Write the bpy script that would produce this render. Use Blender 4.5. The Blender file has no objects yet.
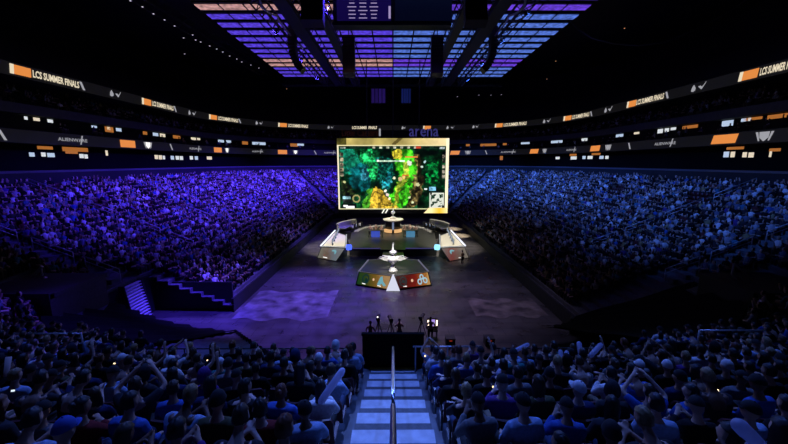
import bpy, bmesh, math, random
import numpy as np
from mathutils import Vector, Matrix, Euler

random.seed(11)
RNG = np.random.default_rng(11)
PI = math.pi
C = bpy.context.scene.collection
CAMZ = 12.0
PITCH = math.radians(9.57)
CP, SP = math.cos(PITCH), math.sin(PITCH)
FOC = 350.0

# ------------------------------------------------------------------ names
ORD = ("zeroth first second third fourth fifth sixth seventh eighth ninth tenth eleventh twelfth thirteenth fourteenth "
       "fifteenth sixteenth seventeenth eighteenth nineteenth twentieth").split()
TENS = {20: "twenty", 30: "thirty", 40: "forty", 50: "fifty", 60: "sixty"}
def ordinal(n):
    if n <= 20: return ORD[n]
    if n % 10 == 0: return {30: "thirtieth", 40: "fortieth", 50: "fiftieth", 60: "sixtieth"}[n]
    return TENS[n // 10 * 10] + "-" + ORD[n % 10]

# ------------------------------------------------------------------ materials
def mat(name, col, rough=0.7, metal=0.0, noise=0.0, nscale=8.0, bump=0.0, spec=0.5):
    m = bpy.data.materials.new(name); m.use_nodes = True
    nt = m.node_tree; b = nt.nodes["Principled BSDF"]
    b.inputs["Base Color"].default_value = (*col, 1); b.inputs["Roughness"].default_value = rough
    b.inputs["Metallic"].default_value = metal
    b.inputs["Specular IOR Level"].default_value = spec
    if noise or bump:
        tc = nt.nodes.new("ShaderNodeTexCoord"); n = nt.nodes.new("ShaderNodeTexNoise")
        n.inputs["Scale"].default_value = nscale; n.inputs["Detail"].default_value = 5
        nt.links.new(tc.outputs["Object"], n.inputs["Vector"])
        if noise:
            r = nt.nodes.new("ShaderNodeValToRGB")
            r.color_ramp.elements[0].color = (*[c * (1 - noise) for c in col], 1); r.color_ramp.elements[0].position = .3
            r.color_ramp.elements[1].color = (*[min(1, c * (1 + noise)) for c in col], 1); r.color_ramp.elements[1].position = .7
            nt.links.new(n.outputs["Fac"], r.inputs["Fac"]); nt.links.new(r.outputs["Color"], b.inputs["Base Color"])
        if bump:
            bp = nt.nodes.new("ShaderNodeBump"); bp.inputs["Strength"].default_value = bump; bp.inputs["Distance"].default_value = .02
            nt.links.new(n.outputs["Fac"], bp.inputs["Height"]); nt.links.new(bp.outputs["Normal"], b.inputs["Normal"])
    return m
def emit(name, col, strength, sample=False):
    m = bpy.data.materials.new(name); m.use_nodes = True
    nt = m.node_tree; b = nt.nodes["Principled BSDF"]
    b.inputs["Base Color"].default_value = (.02, .02, .02, 1)
    b.inputs["Emission Color"].default_value = (*col, 1); b.inputs["Emission Strength"].default_value = strength
    if not sample: m.cycles.emission_sampling = 'NONE'
    return m

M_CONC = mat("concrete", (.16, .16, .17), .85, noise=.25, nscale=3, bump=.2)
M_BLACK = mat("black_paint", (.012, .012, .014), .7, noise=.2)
M_DARK = mat("dark_wall", (.009, .009, .011), .8, noise=.3, nscale=2)
M_CLOTH = mat("black_drape", (.008, .008, .009), .95, noise=.3, nscale=5, spec=.1)
M_FASCIA = mat("fascia_grey", (.035, .034, .04), .6, noise=.15, nscale=1.5)
M_LED = mat("led_board_black", (.02, .02, .02), .5, noise=.1); _b = M_LED.node_tree.nodes["Principled BSDF"]; _b.inputs["Emission Color"].default_value = (1, .97, .95, 1); _b.inputs["Emission Strength"].default_value = .0045; M_LED.cycles.emission_sampling = "NONE"
M_STEEL = mat("brushed_steel", (.62, .62, .66), .3, 1.0, noise=.08, nscale=30)
M_RAIL = mat("painted_rail_grey", (.65, .65, .68), .4, .6, noise=.1)
M_RIM = mat("rim_rail_grey", (.13, .12, .14), .5, .2, noise=.1)
M_TREAD = mat("tread_pale_concrete", (.6, .6, .62), .8, noise=.2, nscale=6, bump=.2)
M_STEPDARK = mat("tread_dark_grey", (.07, .07, .075), .7, noise=.25, nscale=12)
M_YELLOW = mat("yellow_nosing_paint", (.55, .38, .05), .6, noise=.2)
M_TRUSS = mat("truss_black", (.01, .01, .012), .6, noise=.2)
M_CABLE = mat("cable_grey", (.12, .12, .15), .6, noise=.2)
M_PLAST = mat("black_plastic", (.02, .02, .022), .45, noise=.2)
M_SEAT = mat("seat_dark_red_plastic", (.075, .012, .014), .45, noise=.2)
M_SEATP = mat("seat_leg_metal", (.05, .05, .055), .5, .5, noise=.2)
M_STAGE = mat("stage_black_gloss", (.02, .02, .022), .28, noise=.3, nscale=1.5)
M_STAGE2 = mat("stage_deck_grey", (.03, .029, .026), .4, noise=.25, nscale=1.2)
M_CREAM = mat("desk_cream_panel", (.62, .58, .46), .5, noise=.1)
M_SILVER = mat("trophy_silver", (.9, .9, .92), .38, .35, noise=.05)
M_WHITE = mat("white_panel", (.8, .8, .8), .5, noise=.05)
E_WHITE = emit("led_white", (1, .98, .95), 1.1)
E_WARMW = emit("led_warm_white", (1, .86, .62), .8)
E_DIMW = emit("led_soft_white", (.75, .75, .82), .45)
E_EDGE = emit("edge_strip_white", (.85, .87, 1.0), 1.5)
E_EDGEDIM = emit("edge_strip_dim", (.5, .5, .72), .22)
E_ORANGE = emit("led_orange", (1.0, .33, .07), .78)
E_LAMPO = emit("suite_lamp_orange", (1.0, .34, .07), .38)
E_ARENA = emit("sign_violet", (.13, .12, .6), .24)
E_SIGNRED = emit("sign_dull_red", (.16, .04, .02), .1)
E_BLUE = emit("lamp_blue", (.06, .12, 1.0), 1.6)
E_CYAN = emit("lamp_cyan", (.3, .75, 1.0), 1.4)

# ------------------------------------------------------------------ mesh helpers
class MB:
    def __init__(s): s.v = []; s.f = []
    def add(s, v, f):
        b = len(s.v); s.v += [tuple(p) for p in v]; s.f += [tuple(i + b for i in q) for q in f]; return s
    def box(s, c, d, rz=0.0, rx=0.0):
        M = Matrix.Translation(c) @ Matrix.Rotation(rz, 4, 'Z') @ Matrix.Rotation(rx, 4, 'X')
        x, y, z = d[0] / 2, d[1] / 2, d[2] / 2
        v = [M @ Vector(p) for p in ((-x,-y,-z),(x,-y,-z),(x,y,-z),(-x,y,-z),(-x,-y,z),(x,-y,z),(x,y,z),(-x,y,z))]
        return s.add(v, [(0,3,2,1),(4,5,6,7),(0,1,5,4),(1,2,6,5),(2,3,7,6),(3,0,4,7)])
    def tube(s, pts, r, n=8, caps=True):
        pts = [Vector(p) for p in pts]; rr = r if isinstance(r, (list, tuple)) else [r] * len(pts)
        rings = []
        for i, p in enumerate(pts):
            a = pts[max(0, i - 1)]; b = pts[min(len(pts) - 1, i + 1)]
            d = (b - a).normalized(); up = Vector((0, 0, 1)) if abs(d.z) < .95 else Vector((0, 1, 0))
            x = d.cross(up).normalized(); y = x.cross(d).normalized()
            rings.append([p + (x * math.cos(2*PI*k/n) + y * math.sin(2*PI*k/n)) * rr[i] for k in range(n)])
        v = [q for R in rings for q in R]; f = []
        for i in range(len(rings) - 1):
            for k in range(n):
                f.append((i*n + k, i*n + (k+1) % n, (i+1)*n + (k+1) % n, (i+1)*n + k))
        if caps: f += [tuple(reversed(range(n))), tuple((len(rings)-1)*n + k for k in range(n))]
        return s.add(v, f)
    def lathe(s, prof, c=(0,0,0), n=24):
        v = []; f = []
        for r, z in prof:
            v += [(c[0] + r*math.cos(2*PI*k/n), c[1] + r*math.sin(2*PI*k/n), c[2] + z) for k in range(n)]
        for i in range(len(prof) - 1):
            for k in range(n): f.append((i*n+k, i*n+(k+1)%n, (i+1)*n+(k+1)%n, (i+1)*n+k))
        f += [tuple(reversed(range(n))), tuple((len(prof)-1)*n+k for k in range(n))]
        return s.add(v, f)
    def prism(s, poly, z0, z1):
        n = len(poly)
        v = [(p[0], p[1], z0) for p in poly] + [(p[0], p[1], z1) for p in poly]
        f = [tuple(reversed(range(n))), tuple(range(n, 2*n))] + [(i, (i+1)%n, n+(i+1)%n, n+i) for i in range(n)]
        return s.add(v, f)
    def hexa(s, lo, hi):
        n = len(lo)
        return s.add(list(lo) + list(hi), [tuple(reversed(range(n))), tuple(range(n, 2*n))] + [(i, (i+1)%n, n+(i+1)%n, n+i) for i in range(n)])
    def build(s, name, m, parent=None, smooth=False):
        me = bpy.data.meshes.new(name); me.from_pydata(s.v, [], s.f); me.update()
        if m: me.materials.append(m)
        if smooth:
            for p in me.polygons: p.use_smooth = True
        o = bpy.data.objects.new(name, me); C.objects.link(o)
        if parent: o.parent = parent
        return o
def tag(o, label, cat, group=None, kind=None):
    o["label"] = label; o["category"] = cat
    if group: o["group"] = group
    if kind: o["kind"] = kind
    return o
def empty(name, loc, label, cat, group=None, rz=0.0):
    o = bpy.data.objects.new(name, None); C.objects.link(o); o.location = loc; o.rotation_euler = (0, 0, rz); o.empty_display_size = .2
    return tag(o, label, cat, group)
def struct(o): o["kind"] = "structure"; return o
def copy_thing(o, parent=None):
    c = o.copy(); C.objects.link(c)
    if parent is not None: c.parent = parent
    for ch in list(o.children): copy_thing(ch, c)
    return c

def proj(p):
    dx, dy, dz = p[0], p[1], p[2] - CAMZ
    t = dy*CP - dz*SP
    if t < .05: return None
    return 393 + FOC*dx/t, 222 - FOC*(dy*SP + dz*CP)/t, t

# ------------------------------------------------------------------ bowl outline
YN, YF, R0, HX = 24.0, 74.0, 3.0, 10.0
def zrow(e): return .6 + .4*e
def ring(e, s):
    """point on the bowl's outline at offset e; s runs left side -> far end -> right side"""
    L = YF - YN; A = PI/2*(R0 + 29)
    if s < L: return -(HX + R0 + e), YN + s, 1.0, 0.0
    s -= L; r = R0 + e
    if s < A:
        a = PI - s/A*PI/2; return -HX + r*math.cos(a), YF + r*math.sin(a), -math.cos(a), -math.sin(a)
    s -= A
    if s < 2*HX: return -HX + s, YF + r, 0.0, -1.0
    s -= 2*HX
    if s < A:
        a = PI/2 - s/A*PI/2; return HX + r*math.cos(a), YF + r*math.sin(a), -math.cos(a), -math.sin(a)
    s -= A
    return HX + r, YF - s, -1.0, 0.0
STOT = 2*(YF - YN) + PI*(R0 + 29) + 2*HX
def ring_hit(px, py, e):
    """where a picture point meets the outline wall at offset e: (s, z)"""
    z = 15.0; lo, hi = -14.0, STOT + 14
    for _ in range(6):
        lo, hi = -14.0, STOT + 14
        for _ in range(40):
            m = (lo + hi)/2; x, y, _a, _b = ring(e, m); q = proj((x, y, z))
            if q is None or (q[0] < px): 
                lo = m if (q is not None or m < STOT/2) else lo
                if q is None and m >= STOT/2: hi = m
            else: hi = m
        x, y, _a, _b = ring(e, lo); v = (222 - py)/FOC
        z = CAMZ + y*(v*CP - SP)/(CP + v*SP)
    return lo, z
def near_pt(e, a):
    """near corner / end outline; a in [180,360] on ellipse corners"""
    return a

def path(e, step=1.0):
    """closed outline samples (x, y) at offset e, counted the same for each e"""
    P = []
    for k in range(51): P.append((-(HX+R0+e), YN + (YF-YN)*k/50))
    for k in range(1, 25): a = PI - k/24*PI/2; P.append((-HX + (R0+e)*math.cos(a), YF + (R0+e)*math.sin(a)))
    for k in range(1, 11): P.append((-HX + 2*HX*k/10, YF + R0 + e))
    for k in range(1, 25): a = PI/2 - k/24*PI/2; P.append((HX + (R0+e)*math.cos(a), YF + (R0+e)*math.sin(a)))
    for k in range(1, 51): P.append((HX+R0+e, YF - (YF-YN)*k/50))
    for k in range(1, 25): a = -k/24*PI/2; P.append((HX + (R0+e)*math.cos(a), YN + (1.6+e)*math.sin(a)))
    for k in range(1, 41): P.append((HX - 2*HX*k/40, YN - 1.6 - e))
    for k in range(1, 24): a = -PI/2 - k/24*PI/2; P.append((-HX + (R0+e)*math.cos(a), YN + (1.6+e)*math.sin(a)))
    return P
def cut(x, y, e):
    """parts of the lower rows that are not there"""
    if e < 6.5 and -20.2 < x < -11 and 21.6 < y < 27.4: return True
    if y < 23.2 and e < 11.8:
        if -10.9 < x < 13.4 and x > -(5.8 + (y - 14.4)*.62) : return True
    return False
def in_portal(x, y): return 17.6 < y < 22.4 and (-23.6 < x < -18.0 or 19.4 < x < 24.6)

NROW = 27; TD = .85; RS = .34
# terraces, split into the four stands
parts = {"stand_left": MB(), "stand_far": MB(), "stand_right": MB(), "stand_near": MB()}
def which(x, y):
    if y < YN - .01: return "stand_near"
    if y > YF + (abs(x) - HX)*1.0 and y > YF: return "stand_far"
    return "stand_left" if x < 0 else "stand_right"
for k in range(NROW):
    e0, e1 = k*TD, (k+1)*TD; z = .6 + RS*k; zp = z - RS if k else 0.0
    A, B = path(e0), path(e1); n = len(A)
    for i in range(n):
        j = (i+1) % n
        cx, cy = (A[i][0]+A[j][0]+B[i][0]+B[j][0])/4, (A[i][1]+A[j][1]+B[i][1]+B[j][1])/4
        if cut(cx, cy, (e0+e1)/2): continue
        m = parts[which(cx, cy)]
        m.add([(*A[i], z), (*A[j], z), (*B[j], z), (*B[i], z), (*A[i], zp), (*A[j], zp)], [(0,3,2,1), (0,1,5,4)])
for nme, m in parts.items(): struct(m.build(nme, M_CONC))

# floor with a covered, slightly glossy surface
def floor_mat():
    m = mat("arena_floor_cover", (.09, .085, .085), .42); nt = m.node_tree; b = nt.nodes["Principled BSDF"]
    tc = nt.nodes.new("ShaderNodeTexCoord"); mp = nt.nodes.new("ShaderNodeMapping"); mp.inputs["Scale"].default_value = (.14, .35, 1)
    n1 = nt.nodes.new("ShaderNodeTexNoise"); n1.inputs["Scale"].default_value = 1.0; n1.inputs["Detail"].default_value = 6
    n2 = nt.nodes.new("ShaderNodeTexNoise"); n2.inputs["Scale"].default_value = .8; n2.inputs["Detail"].default_value = 8
    br = nt.nodes.new("ShaderNodeTexBrick"); br.inputs["Scale"].default_value = .25; br.inputs["Mortar Size"].default_value = .006
    br.inputs["Color1"].default_value = (.13, .125, .12, 1); br.inputs["Color2"].default_value = (.085, .08, .08, 1); br.inputs["Mortar"].default_value = (.03, .03, .03, 1)
    nt.links.new(tc.outputs["Object"], mp.inputs["Vector"]); nt.links.new(mp.outputs["Vector"], n1.inputs["Vector"])
    nt.links.new(tc.outputs["Object"], n2.inputs["Vector"]); nt.links.new(tc.outputs["Object"], br.inputs["Vector"])
    mx = nt.nodes.new("ShaderNodeMix"); mx.data_type = 'RGBA'; mx.blend_type = 'MULTIPLY'; mx.inputs[0].default_value = .8
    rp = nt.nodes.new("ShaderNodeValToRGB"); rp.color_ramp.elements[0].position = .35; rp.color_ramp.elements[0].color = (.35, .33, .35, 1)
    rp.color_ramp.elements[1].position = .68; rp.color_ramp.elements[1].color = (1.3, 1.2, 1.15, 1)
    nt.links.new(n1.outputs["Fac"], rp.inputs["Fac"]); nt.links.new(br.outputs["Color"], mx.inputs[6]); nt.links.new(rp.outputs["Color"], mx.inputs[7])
    nt.links.new(mx.outputs[2], b.inputs["Base Color"])
    r2 = nt.nodes.new("ShaderNodeMapRange"); r2.inputs["From Min"].default_value = .3; r2.inputs["From Max"].default_value = .7
    r2.inputs["To Min"].default_value = .22; r2.inputs["To Max"].default_value = .55
    nt.links.new(n2.outputs["Fac"], r2.inputs["Value"]); nt.links.new(r2.outputs["Result"], b.inputs["Roughness"])
    return m
fl = MB(); fl.box((0, 47, -.1), (110, 130, .2)); struct(fl.build("floor", floor_mat()))

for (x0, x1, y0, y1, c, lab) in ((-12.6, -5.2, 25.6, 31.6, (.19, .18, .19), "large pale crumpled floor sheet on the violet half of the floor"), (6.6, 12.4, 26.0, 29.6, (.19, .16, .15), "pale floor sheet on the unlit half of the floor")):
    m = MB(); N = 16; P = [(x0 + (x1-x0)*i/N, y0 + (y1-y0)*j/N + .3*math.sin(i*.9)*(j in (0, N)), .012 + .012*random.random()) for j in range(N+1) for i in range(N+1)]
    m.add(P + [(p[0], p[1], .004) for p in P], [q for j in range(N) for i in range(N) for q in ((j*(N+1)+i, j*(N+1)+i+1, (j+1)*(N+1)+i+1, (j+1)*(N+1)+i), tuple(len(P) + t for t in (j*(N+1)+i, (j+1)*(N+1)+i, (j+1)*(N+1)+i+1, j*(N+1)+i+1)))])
    tag(m.build("floor_sheet", mat("floor_sheet", c, .35, noise=.75, nscale=.9, bump=.4)), lab, "floor sheet")  # pale blotches put the sheets' wet reflection into the colour
# dasher wall round the floor
A = path(-.05); n = len(A)
dw = {"wall_left": MB(), "wall_far": MB(), "wall_right": MB()}
B = path(.12)
for i in range(n):
    j = (i+1) % n; cx, cy = (A[i][0]+A[j][0])/2, (A[i][1]+A[j][1])/2
    if cut(cx, cy, 0) or (cy < 23.2 and cx > -10.9 and cx < 13.4): continue
    w = "wall_far" if cy > YF + 1 else ("wall_left" if cx < 0 else "wall_right")
    dw[w].add([(*A[i], 0), (*A[j], 0), (*A[j], 1.15), (*A[i], 1.15), (*B[i], 1.15), (*B[j], 1.15)], [(0,1,2,3), (3,2,5,4)])
for k_, m in dw.items(): struct(m.build(k_, M_BLACK))
# walls closing the cut in the lower rows
w = MB(); w.box((4.2, 10.42, 2.66), (19.5, .1, 5.3)); struct(w.build("wall_near", M_BLACK))
w = MB()
for k in range(15):
    e = k*TD; y = 22.4 - e; x = -(5.8 + (y - 14.4)*.62); y2 = y - TD; x2 = -(5.8 + (y2 - 14.4)*.62)
    w.hexa([(x-.1, y, 0), (x2-.1, y2, 0), (x2+.05, y2, 0), (x+.05, y, 0)], [(x-.1, y, .75+RS*k), (x2-.1, y2, .75+RS*k), (x2+.05, y2, .75+RS*k), (x+.05, y, .75+RS*k)])
struct(w.build("wall_tunnel", M_CLOTH))
w = MB(); w.box((-19.7, 24.6, 1.55), (.2, 5.8, 3.1)); w.box((-16.5, 27.5, 1.2), (6.6, .15, 2.4)); struct(w.build("wall_recess", M_BLACK))
# black drape over the unused lower rows in the two near corners
for nme, a0, a1, e1, lab in (("seat_cover_sheet", 180, 262, 8.4, "black cover sheet over the lower rows beside the lit steps"),
                             ("seat_cover_sheet", 278, 352, 8.4, "black cover sheet over the lower rows in the unlit corner")):
    m = MB(); N = 22; rows = 10
    P = []
    for r in range(rows + 1):
        e = e1*r/rows
        for k in range(N + 1):
            a = math.radians(a0 + (a1 - a0)*k/N)
            cx = -HX if a1 < 270 else HX
            P.append((cx + (R0+e)*math.cos(a), YN + (1.6+e)*math.sin(a), zrow(e) + (.12 if a1 < 270 else .42) + .05*math.sin(k*1.7 + r)))
    b = [(p[0], p[1], p[2] - .12) for p in P]
    f = []
    for r in range(rows):
        for k in range(N):
            q = (r*(N+1)+k, r*(N+1)+k+1, (r+1)*(N+1)+k+1, (r+1)*(N+1)+k); cx = sum(P[i][0] for i in q)/4; cy = sum(P[i][1] for i in q)/4
            if cx < 0 and cy > 21.6 and cx < -11: continue
            if in_portal(cx, cy): continue
            f.append(q); f.append(tuple(i + len(P) for i in reversed(q)))
    m.add(P + b, f); tag(m.build(nme, M_CLOTH), lab, "cover sheet")

# ------------------------------------------------------------------ upper rings
def band(name, prof, m, s0=-14.0, s1=None, kind=True):
    """a strip swept along the outline; prof = [(e, z), ...]"""
    s1 = STOT + 14 if s1 is None else s1
    N = 150; mb = MB(); v = []; f = []; q = len(prof)
    for i in range(N + 1):
        s = s0 + (s1 - s0)*i/N
        for e, z in prof:
            x, y, _a, _b = ring(e, s); v.append((x, y, z))
    for i in range(N):
        for k in range(q - 1): f.append((i*q+k, i*q+k+1, (i+1)*q+k+1, (i+1)*q+k))
    mb.add(v, f); o = mb.build(name, m)
    return struct(o) if kind else o
band("wall_rim", [(22.95, 9.3), (22.95, 11.1)], M_BLACK)
band("trim_1", [(22.9, 11.02), (22.9, 11.24), (23.2, 11.24), (23.2, 11.0)], M_RIM)
band("floor_concourse", [(23.2, 11.15), (30.6, 11.15)], M_CLOTH)
band("wall_suites_lower", [(30.6, 11.15), (30.6, 14.2), (29.0, 14.2)], M_CLOTH)
band("trim_2", [(29.0, 14.2), (29.0, 15.75), (29.0, 15.75), (31.2, 15.75)], M_FASCIA)
band("wall_suites_upper", [(31.2, 15.75), (31.2, 17.6), (29.6, 17.6)], M_DARK)
band("trim_3", [(29.6, 17.6), (29.4, 18.7), (29.7, 18.7)], mat("fascia_mid_grey", (.11, .11, .115), .6, noise=.15, nscale=1.5))
mz = [(29.7, 18.6)]
for k in range(4): mz += [(29.7 + .85*(k+1), 18.6 + .45*k), (29.7 + .85*(k+1), 18.6 + .45*(k+1))]
mz += [(34.6, 20.4), (34.6, 21.5), (29.0, 21.5)]
band("stand_mezzanine", mz, M_DARK)
band("trim_4", [(29.0, 21.5), (28.9, 22.95), (29.3, 22.95)], M_LED)
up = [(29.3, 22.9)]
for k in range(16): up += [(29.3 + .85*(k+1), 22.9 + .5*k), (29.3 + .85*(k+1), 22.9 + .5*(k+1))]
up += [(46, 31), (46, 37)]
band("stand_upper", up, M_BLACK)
rf = MB(); rf.box((0, 50, 37.2), (130, 150, .4)); struct(rf.build("ceiling", M_BLACK))
w = MB(); w.box((0, -26, 17), (130, .4, 40)); struct(w.build("wall_back", M_BLACK))
for k, x in enumerate((-64, 64)):
    w = MB(); w.box((x, 50, 17), (.4, 152, 40)); struct(w.build(("wall_outer_left", "wall_outer_right")[k], M_BLACK))
w = MB(); w.box((0, 126, 17), (130, .4, 40)); struct(w.build("wall_outer_far", M_BLACK))
# portal block at the left near corner
v = MB(); v.box((-20.7, 18.0, 3.4), (4.6, .3, 3.4)); v.box((-18.6, 19.8, 3.2), (.3, 3.6, 3.4)); v.box((-22.9, 19.8, 3.2), (.3, 3.6, 3.4)); v.box((-20.7, 19.8, 4.9), (4.6, 3.8, .25))
struct(v.build("wall_portal_left", mat("portal_wall", (.07, .055, .06), .8, noise=.2)))
v = MB(); v.box((22.0, 18.0, 3.4), (4.6, .3, 3.4)); v.box((19.9, 19.8, 3.2), (.3, 3.6, 3.4)); v.box((22.0, 19.8, 4.9), (4.6, 3.8, .25))
struct(v.build("wall_portal_right", M_BLACK))

# ------------------------------------------------------------------ shapes bent along the outline
def bent(polys, e, s0, z0, name, m, parent=None, thick=.05, sub=.6):
    """polys: list of flat (u, v) polygons; put on the outline wall at offset e, standing proud of it"""
    mb = MB()
    for P in polys:
        n = len(P); fr = []; bk = []
        for u, v in P:
            x, y, nx, ny = ring(e, s0 + u); fr.append((x + nx*thick, y + ny*thick, z0 + v)); bk.append((x - nx*.02, y - ny*.02, z0 + v))
        mb.add(fr + bk, [tuple(range(n)), tuple(reversed(range(n, 2*n)))] + [(i, n+i, n+(i+1)%n, (i+1)%n) for i in range(n)])
    return mb.build(name, m, parent)
_tc = {}
def text_mesh(txt, shear=0.0, bold=0.0):
    key = (txt, shear, bold)
    if key in _tc: return _tc[key]
    cu = bpy.data.curves.new("t", 'FONT'); cu.body = txt; cu.size = 1.0; cu.shear = shear; cu.offset = bold; cu.fill_mode = 'FRONT'; cu.resolution_u = 2
    o = bpy.data.objects.new("t", cu); C.objects.link(o)
    dg = bpy.context.evaluated_depsgraph_get(); me = bpy.data.meshes.new_from_object(o.evaluated_get(dg))
    v = np.array([(p.co.x, p.co.y) for p in me.vertices]); f = [tuple(p.vertices) for p in me.polygons]
    bpy.data.objects.remove(o); bpy.data.curves.remove(cu); bpy.data.meshes.remove(me)
    v[:, 0] -= v[:, 0].min(); v[:, 1] -= v[:, 1].min()
    _tc[key] = (v, f); return v, f
def bent_text(txt, e, s0, z0, width, height, name, m, parent, shear=.15, bold=.02):
    v, f = text_mesh(txt, shear, bold); k = (width/v[:, 0].max(), height/v[:, 1].max())
    mb = MB(); V = []
    for u, w in v:
        x, y, nx, ny = ring(e, s0 + u*k[0]); V.append((x + nx*.06, y + ny*.06, z0 + w*k[1]))
    mb.add(V, f); return mb.build(name, m, parent)
def slab(u0, u1, v0, v1, sk=0.0, n=4):
    P = [(u0 + (u1-u0)*i/n, v0) for i in range(n+1)] + [(u1 + sk + (u0-u1)*i/n, v1) for i in range(n+1)]
    return [P]

def ribbon(name, e, zc, h, s_a, s_b, label):
    o = empty(name, (ring(e, (s_a+s_b)/2)[0], ring(e, (s_a+s_b)/2)[1], zc - h/2), label, "led ribbon board")
    return o
def to_root(ch, root):
    ch.parent = root; ch.matrix_parent_inverse = Matrix.Translation(root.location).inverted()
def rpart(o, root): to_root(o, root); return o
def board_strip(e, s0, s1, z0, z1, m):
    N = max(4, int(abs(s1 - s0)/1.2)); mb = MB(); v = []; f = []
    for i in range(N + 1):
        s = s0 + (s1-s0)*i/N; x, y, nx, ny = ring(e, s); x2, y2 = x + nx*.07, y + ny*.07
        v += [(x2, y2, z0), (x2, y2, z1), (x - nx*.03, y - ny*.03, z1), (x - nx*.03, y - ny*.03, z0)]
    for i in range(N):
        for k in range(4): f.append((i*4+k, i*4+(k+1)%4, (i+1)*4+(k+1)%4, (i+1)*4+k))
    f += [(0,1,2,3), (4*N+3, 4*N+2, 4*N+1, 4*N)]
    mb.add(v, f); return mb.build("board", m)

def upper_ribbon(spec, label, s_a, s_b):
    e = 28.87; root = ribbon("led_ribbon_board", e, 22.2, 1.4, s_a, s_b, label)
    rpart(board_strip(28.93, s_a, s_b, 21.55, 22.92, M_LED), root)
    ei = 28.84
    for kind, px0, px1, py in spec:
        s0, z = ring_hit(px0, py, 28.9); s1, _ = ring_hit(px1, py, 28.9)
        L = s1 - s0
        if kind == 'O':
            rpart(bent(slab(s0*0, L*.16, -.52, .52, .12), ei, s0, 22.22, "colour_block", E_WARMW), root)
            rpart(bent(slab(L*.19, L*.95, -.5, .5, .12), ei, s0, 22.22, "colour_block", E_ORANGE), root)
        elif kind == 'T': rpart(bent_text("LCS SUMMER FINALS", ei, s0, 22.22 - .42, L, .84, "lettering", E_WARMW, None, .15, .03), root)
        elif kind == '/': rpart(bent([[(0, .5), (.28, .5), (.7, -.5), (.42, -.5)]], ei, s0, 22.22, "slash_mark", E_DIMW), root)
        elif kind == 'I':
            rpart(bent([[(-.15, -.35), (.15, -.45), (.45, -.3), (.5, 0), (.2, .45), (-.05, .1)]], ei, s0, 22.22, "sponsor_mark", E_DIMW), root)
            rpart(bent([[(L*.45, .1), (L*.7, -.35), (L*1.0, .5), (L*.85, .15), (L*.72, -.05), (L*.62, .15)]], ei, s0, 22.22, "sponsor_mark", E_DIMW), root)
    return root
S_MID = STOT/2
upper_ribbon([('O', 10, 31, 69), ('T', 33, 78, 77), ('/', 80, 85, 84), ('I', 111, 121, 94), ('O', 142, 151, 101), ('T', 152, 173, 105),
              ('/', 174, 177, 108), ('I', 189, 196, 113), ('O', 209, 217, 116.5), ('T', 218, 238, 119), ('/', 238.5, 241, 120.5), ('I', 256, 263, 122),
              ('O', 278, 287, 124), ('T', 288, 308, 125), ('I', 328, 334, 126.5), ('T', 352, 377, 127)],
             "upper LED ribbon board along the violet-lit side, with repeated white and orange lettering", -6, S_MID)
upper_ribbon([('I', 402, 406, 127), ('O', 423, 431, 126.6), ('I', 447, 455, 126), ('I', 473, 479, 125.5), ('O', 495, 503, 124.5), ('T', 504, 527, 123),
              ('I', 544, 551, 120), ('O', 564, 572, 117.5), ('T', 573, 590, 114), ('/', 591, 593, 112), ('I', 606, 613, 108), ('O', 628, 637, 103),
              ('T', 638, 665, 98), ('/', 666.5, 669, 94), ('I', 694, 707, 86), ('O', 741, 760, 73), ('T', 763, 804, 66)],
             "upper LED ribbon board along the blue-lit side, with repeated white and orange lettering", S_MID, STOT + 6)

def lower_ribbon(spec, label, s_a, s_b):
    e = 28.97; root = ribbon("led_ribbon_board", e, 15, 1.3, s_a, s_b, label)
    rpart(board_strip(28.98, s_a, s_b, 14.25, 15.7, M_LED), root); ei = 28.9; zc = 14.98
    for kind, px0, px1, py in spec:
        s0, z = ring_hit(px0, py, 29); s1, _ = ring_hit(px1, py, 29); L = s1 - s0
        if kind == 'O': rpart(bent(slab(0, L, -.55, .55, .3 if px0 > 393 else 0), ei, s0, zc, "colour_block", E_ORANGE), root)
        elif kind == 'A':
            rpart(bent_text("ALIENWARE", ei, s0, zc - .22, L, .42, "lettering", E_DIMW, None, 0, .01), root)
            rpart(bent([[(L*.74, -.55), (L*.77, -.55), (L*.86, .62), (L*.83, .62)]], ei, s0, zc, "slash_mark", E_DIMW), root)
        elif kind == '/': rpart(bent([[(0, .55), (.25, .55), (.75, -.55), (.5, -.55)]], ei, s0, zc, "slash_mark", E_DIMW), root)
        elif kind == 'B':
            w = L
            rpart(bent([[(w*.22, .5), (w*.78, .5), (w*.74, -.15), (w*.5, -.55), (w*.26, -.15)]], ei, s0, zc, "badge_shield", E_WHITE if px0 < 393 else E_DIMW), root)
            rpart(bent([[(0, .5), (w*.12, .5), (w*.26, -.5), (w*.2, -.5)]], ei, s0, zc, "badge_bar", E_DIMW), root)
            rpart(bent([[(w, .5), (w*.88, .5), (w*.74, -.5), (w*.8, -.5)]], ei, s0, zc, "badge_bar", E_DIMW), root)
    return root
lower_ribbon([('/', -1, 5, 137), ('A', 58, 87, 141), ('O', 120.5, 135, 145), ('B', 144, 152, 146), ('/', 170, 173, 148), ('A', 189, 201, 149.5),
              ('O', 214, 221.5, 150.5), ('B', 225, 229, 151), ('A', 252, 263, 152.5), ('O', 278, 287, 153), ('B', 293, 298, 153.3), ('/', 314, 317, 153.5), ('A', 324, 336, 153.8)],
             "lower LED ribbon board along the violet-lit side, with orange blocks and small white lettering", -6, S_MID)
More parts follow.
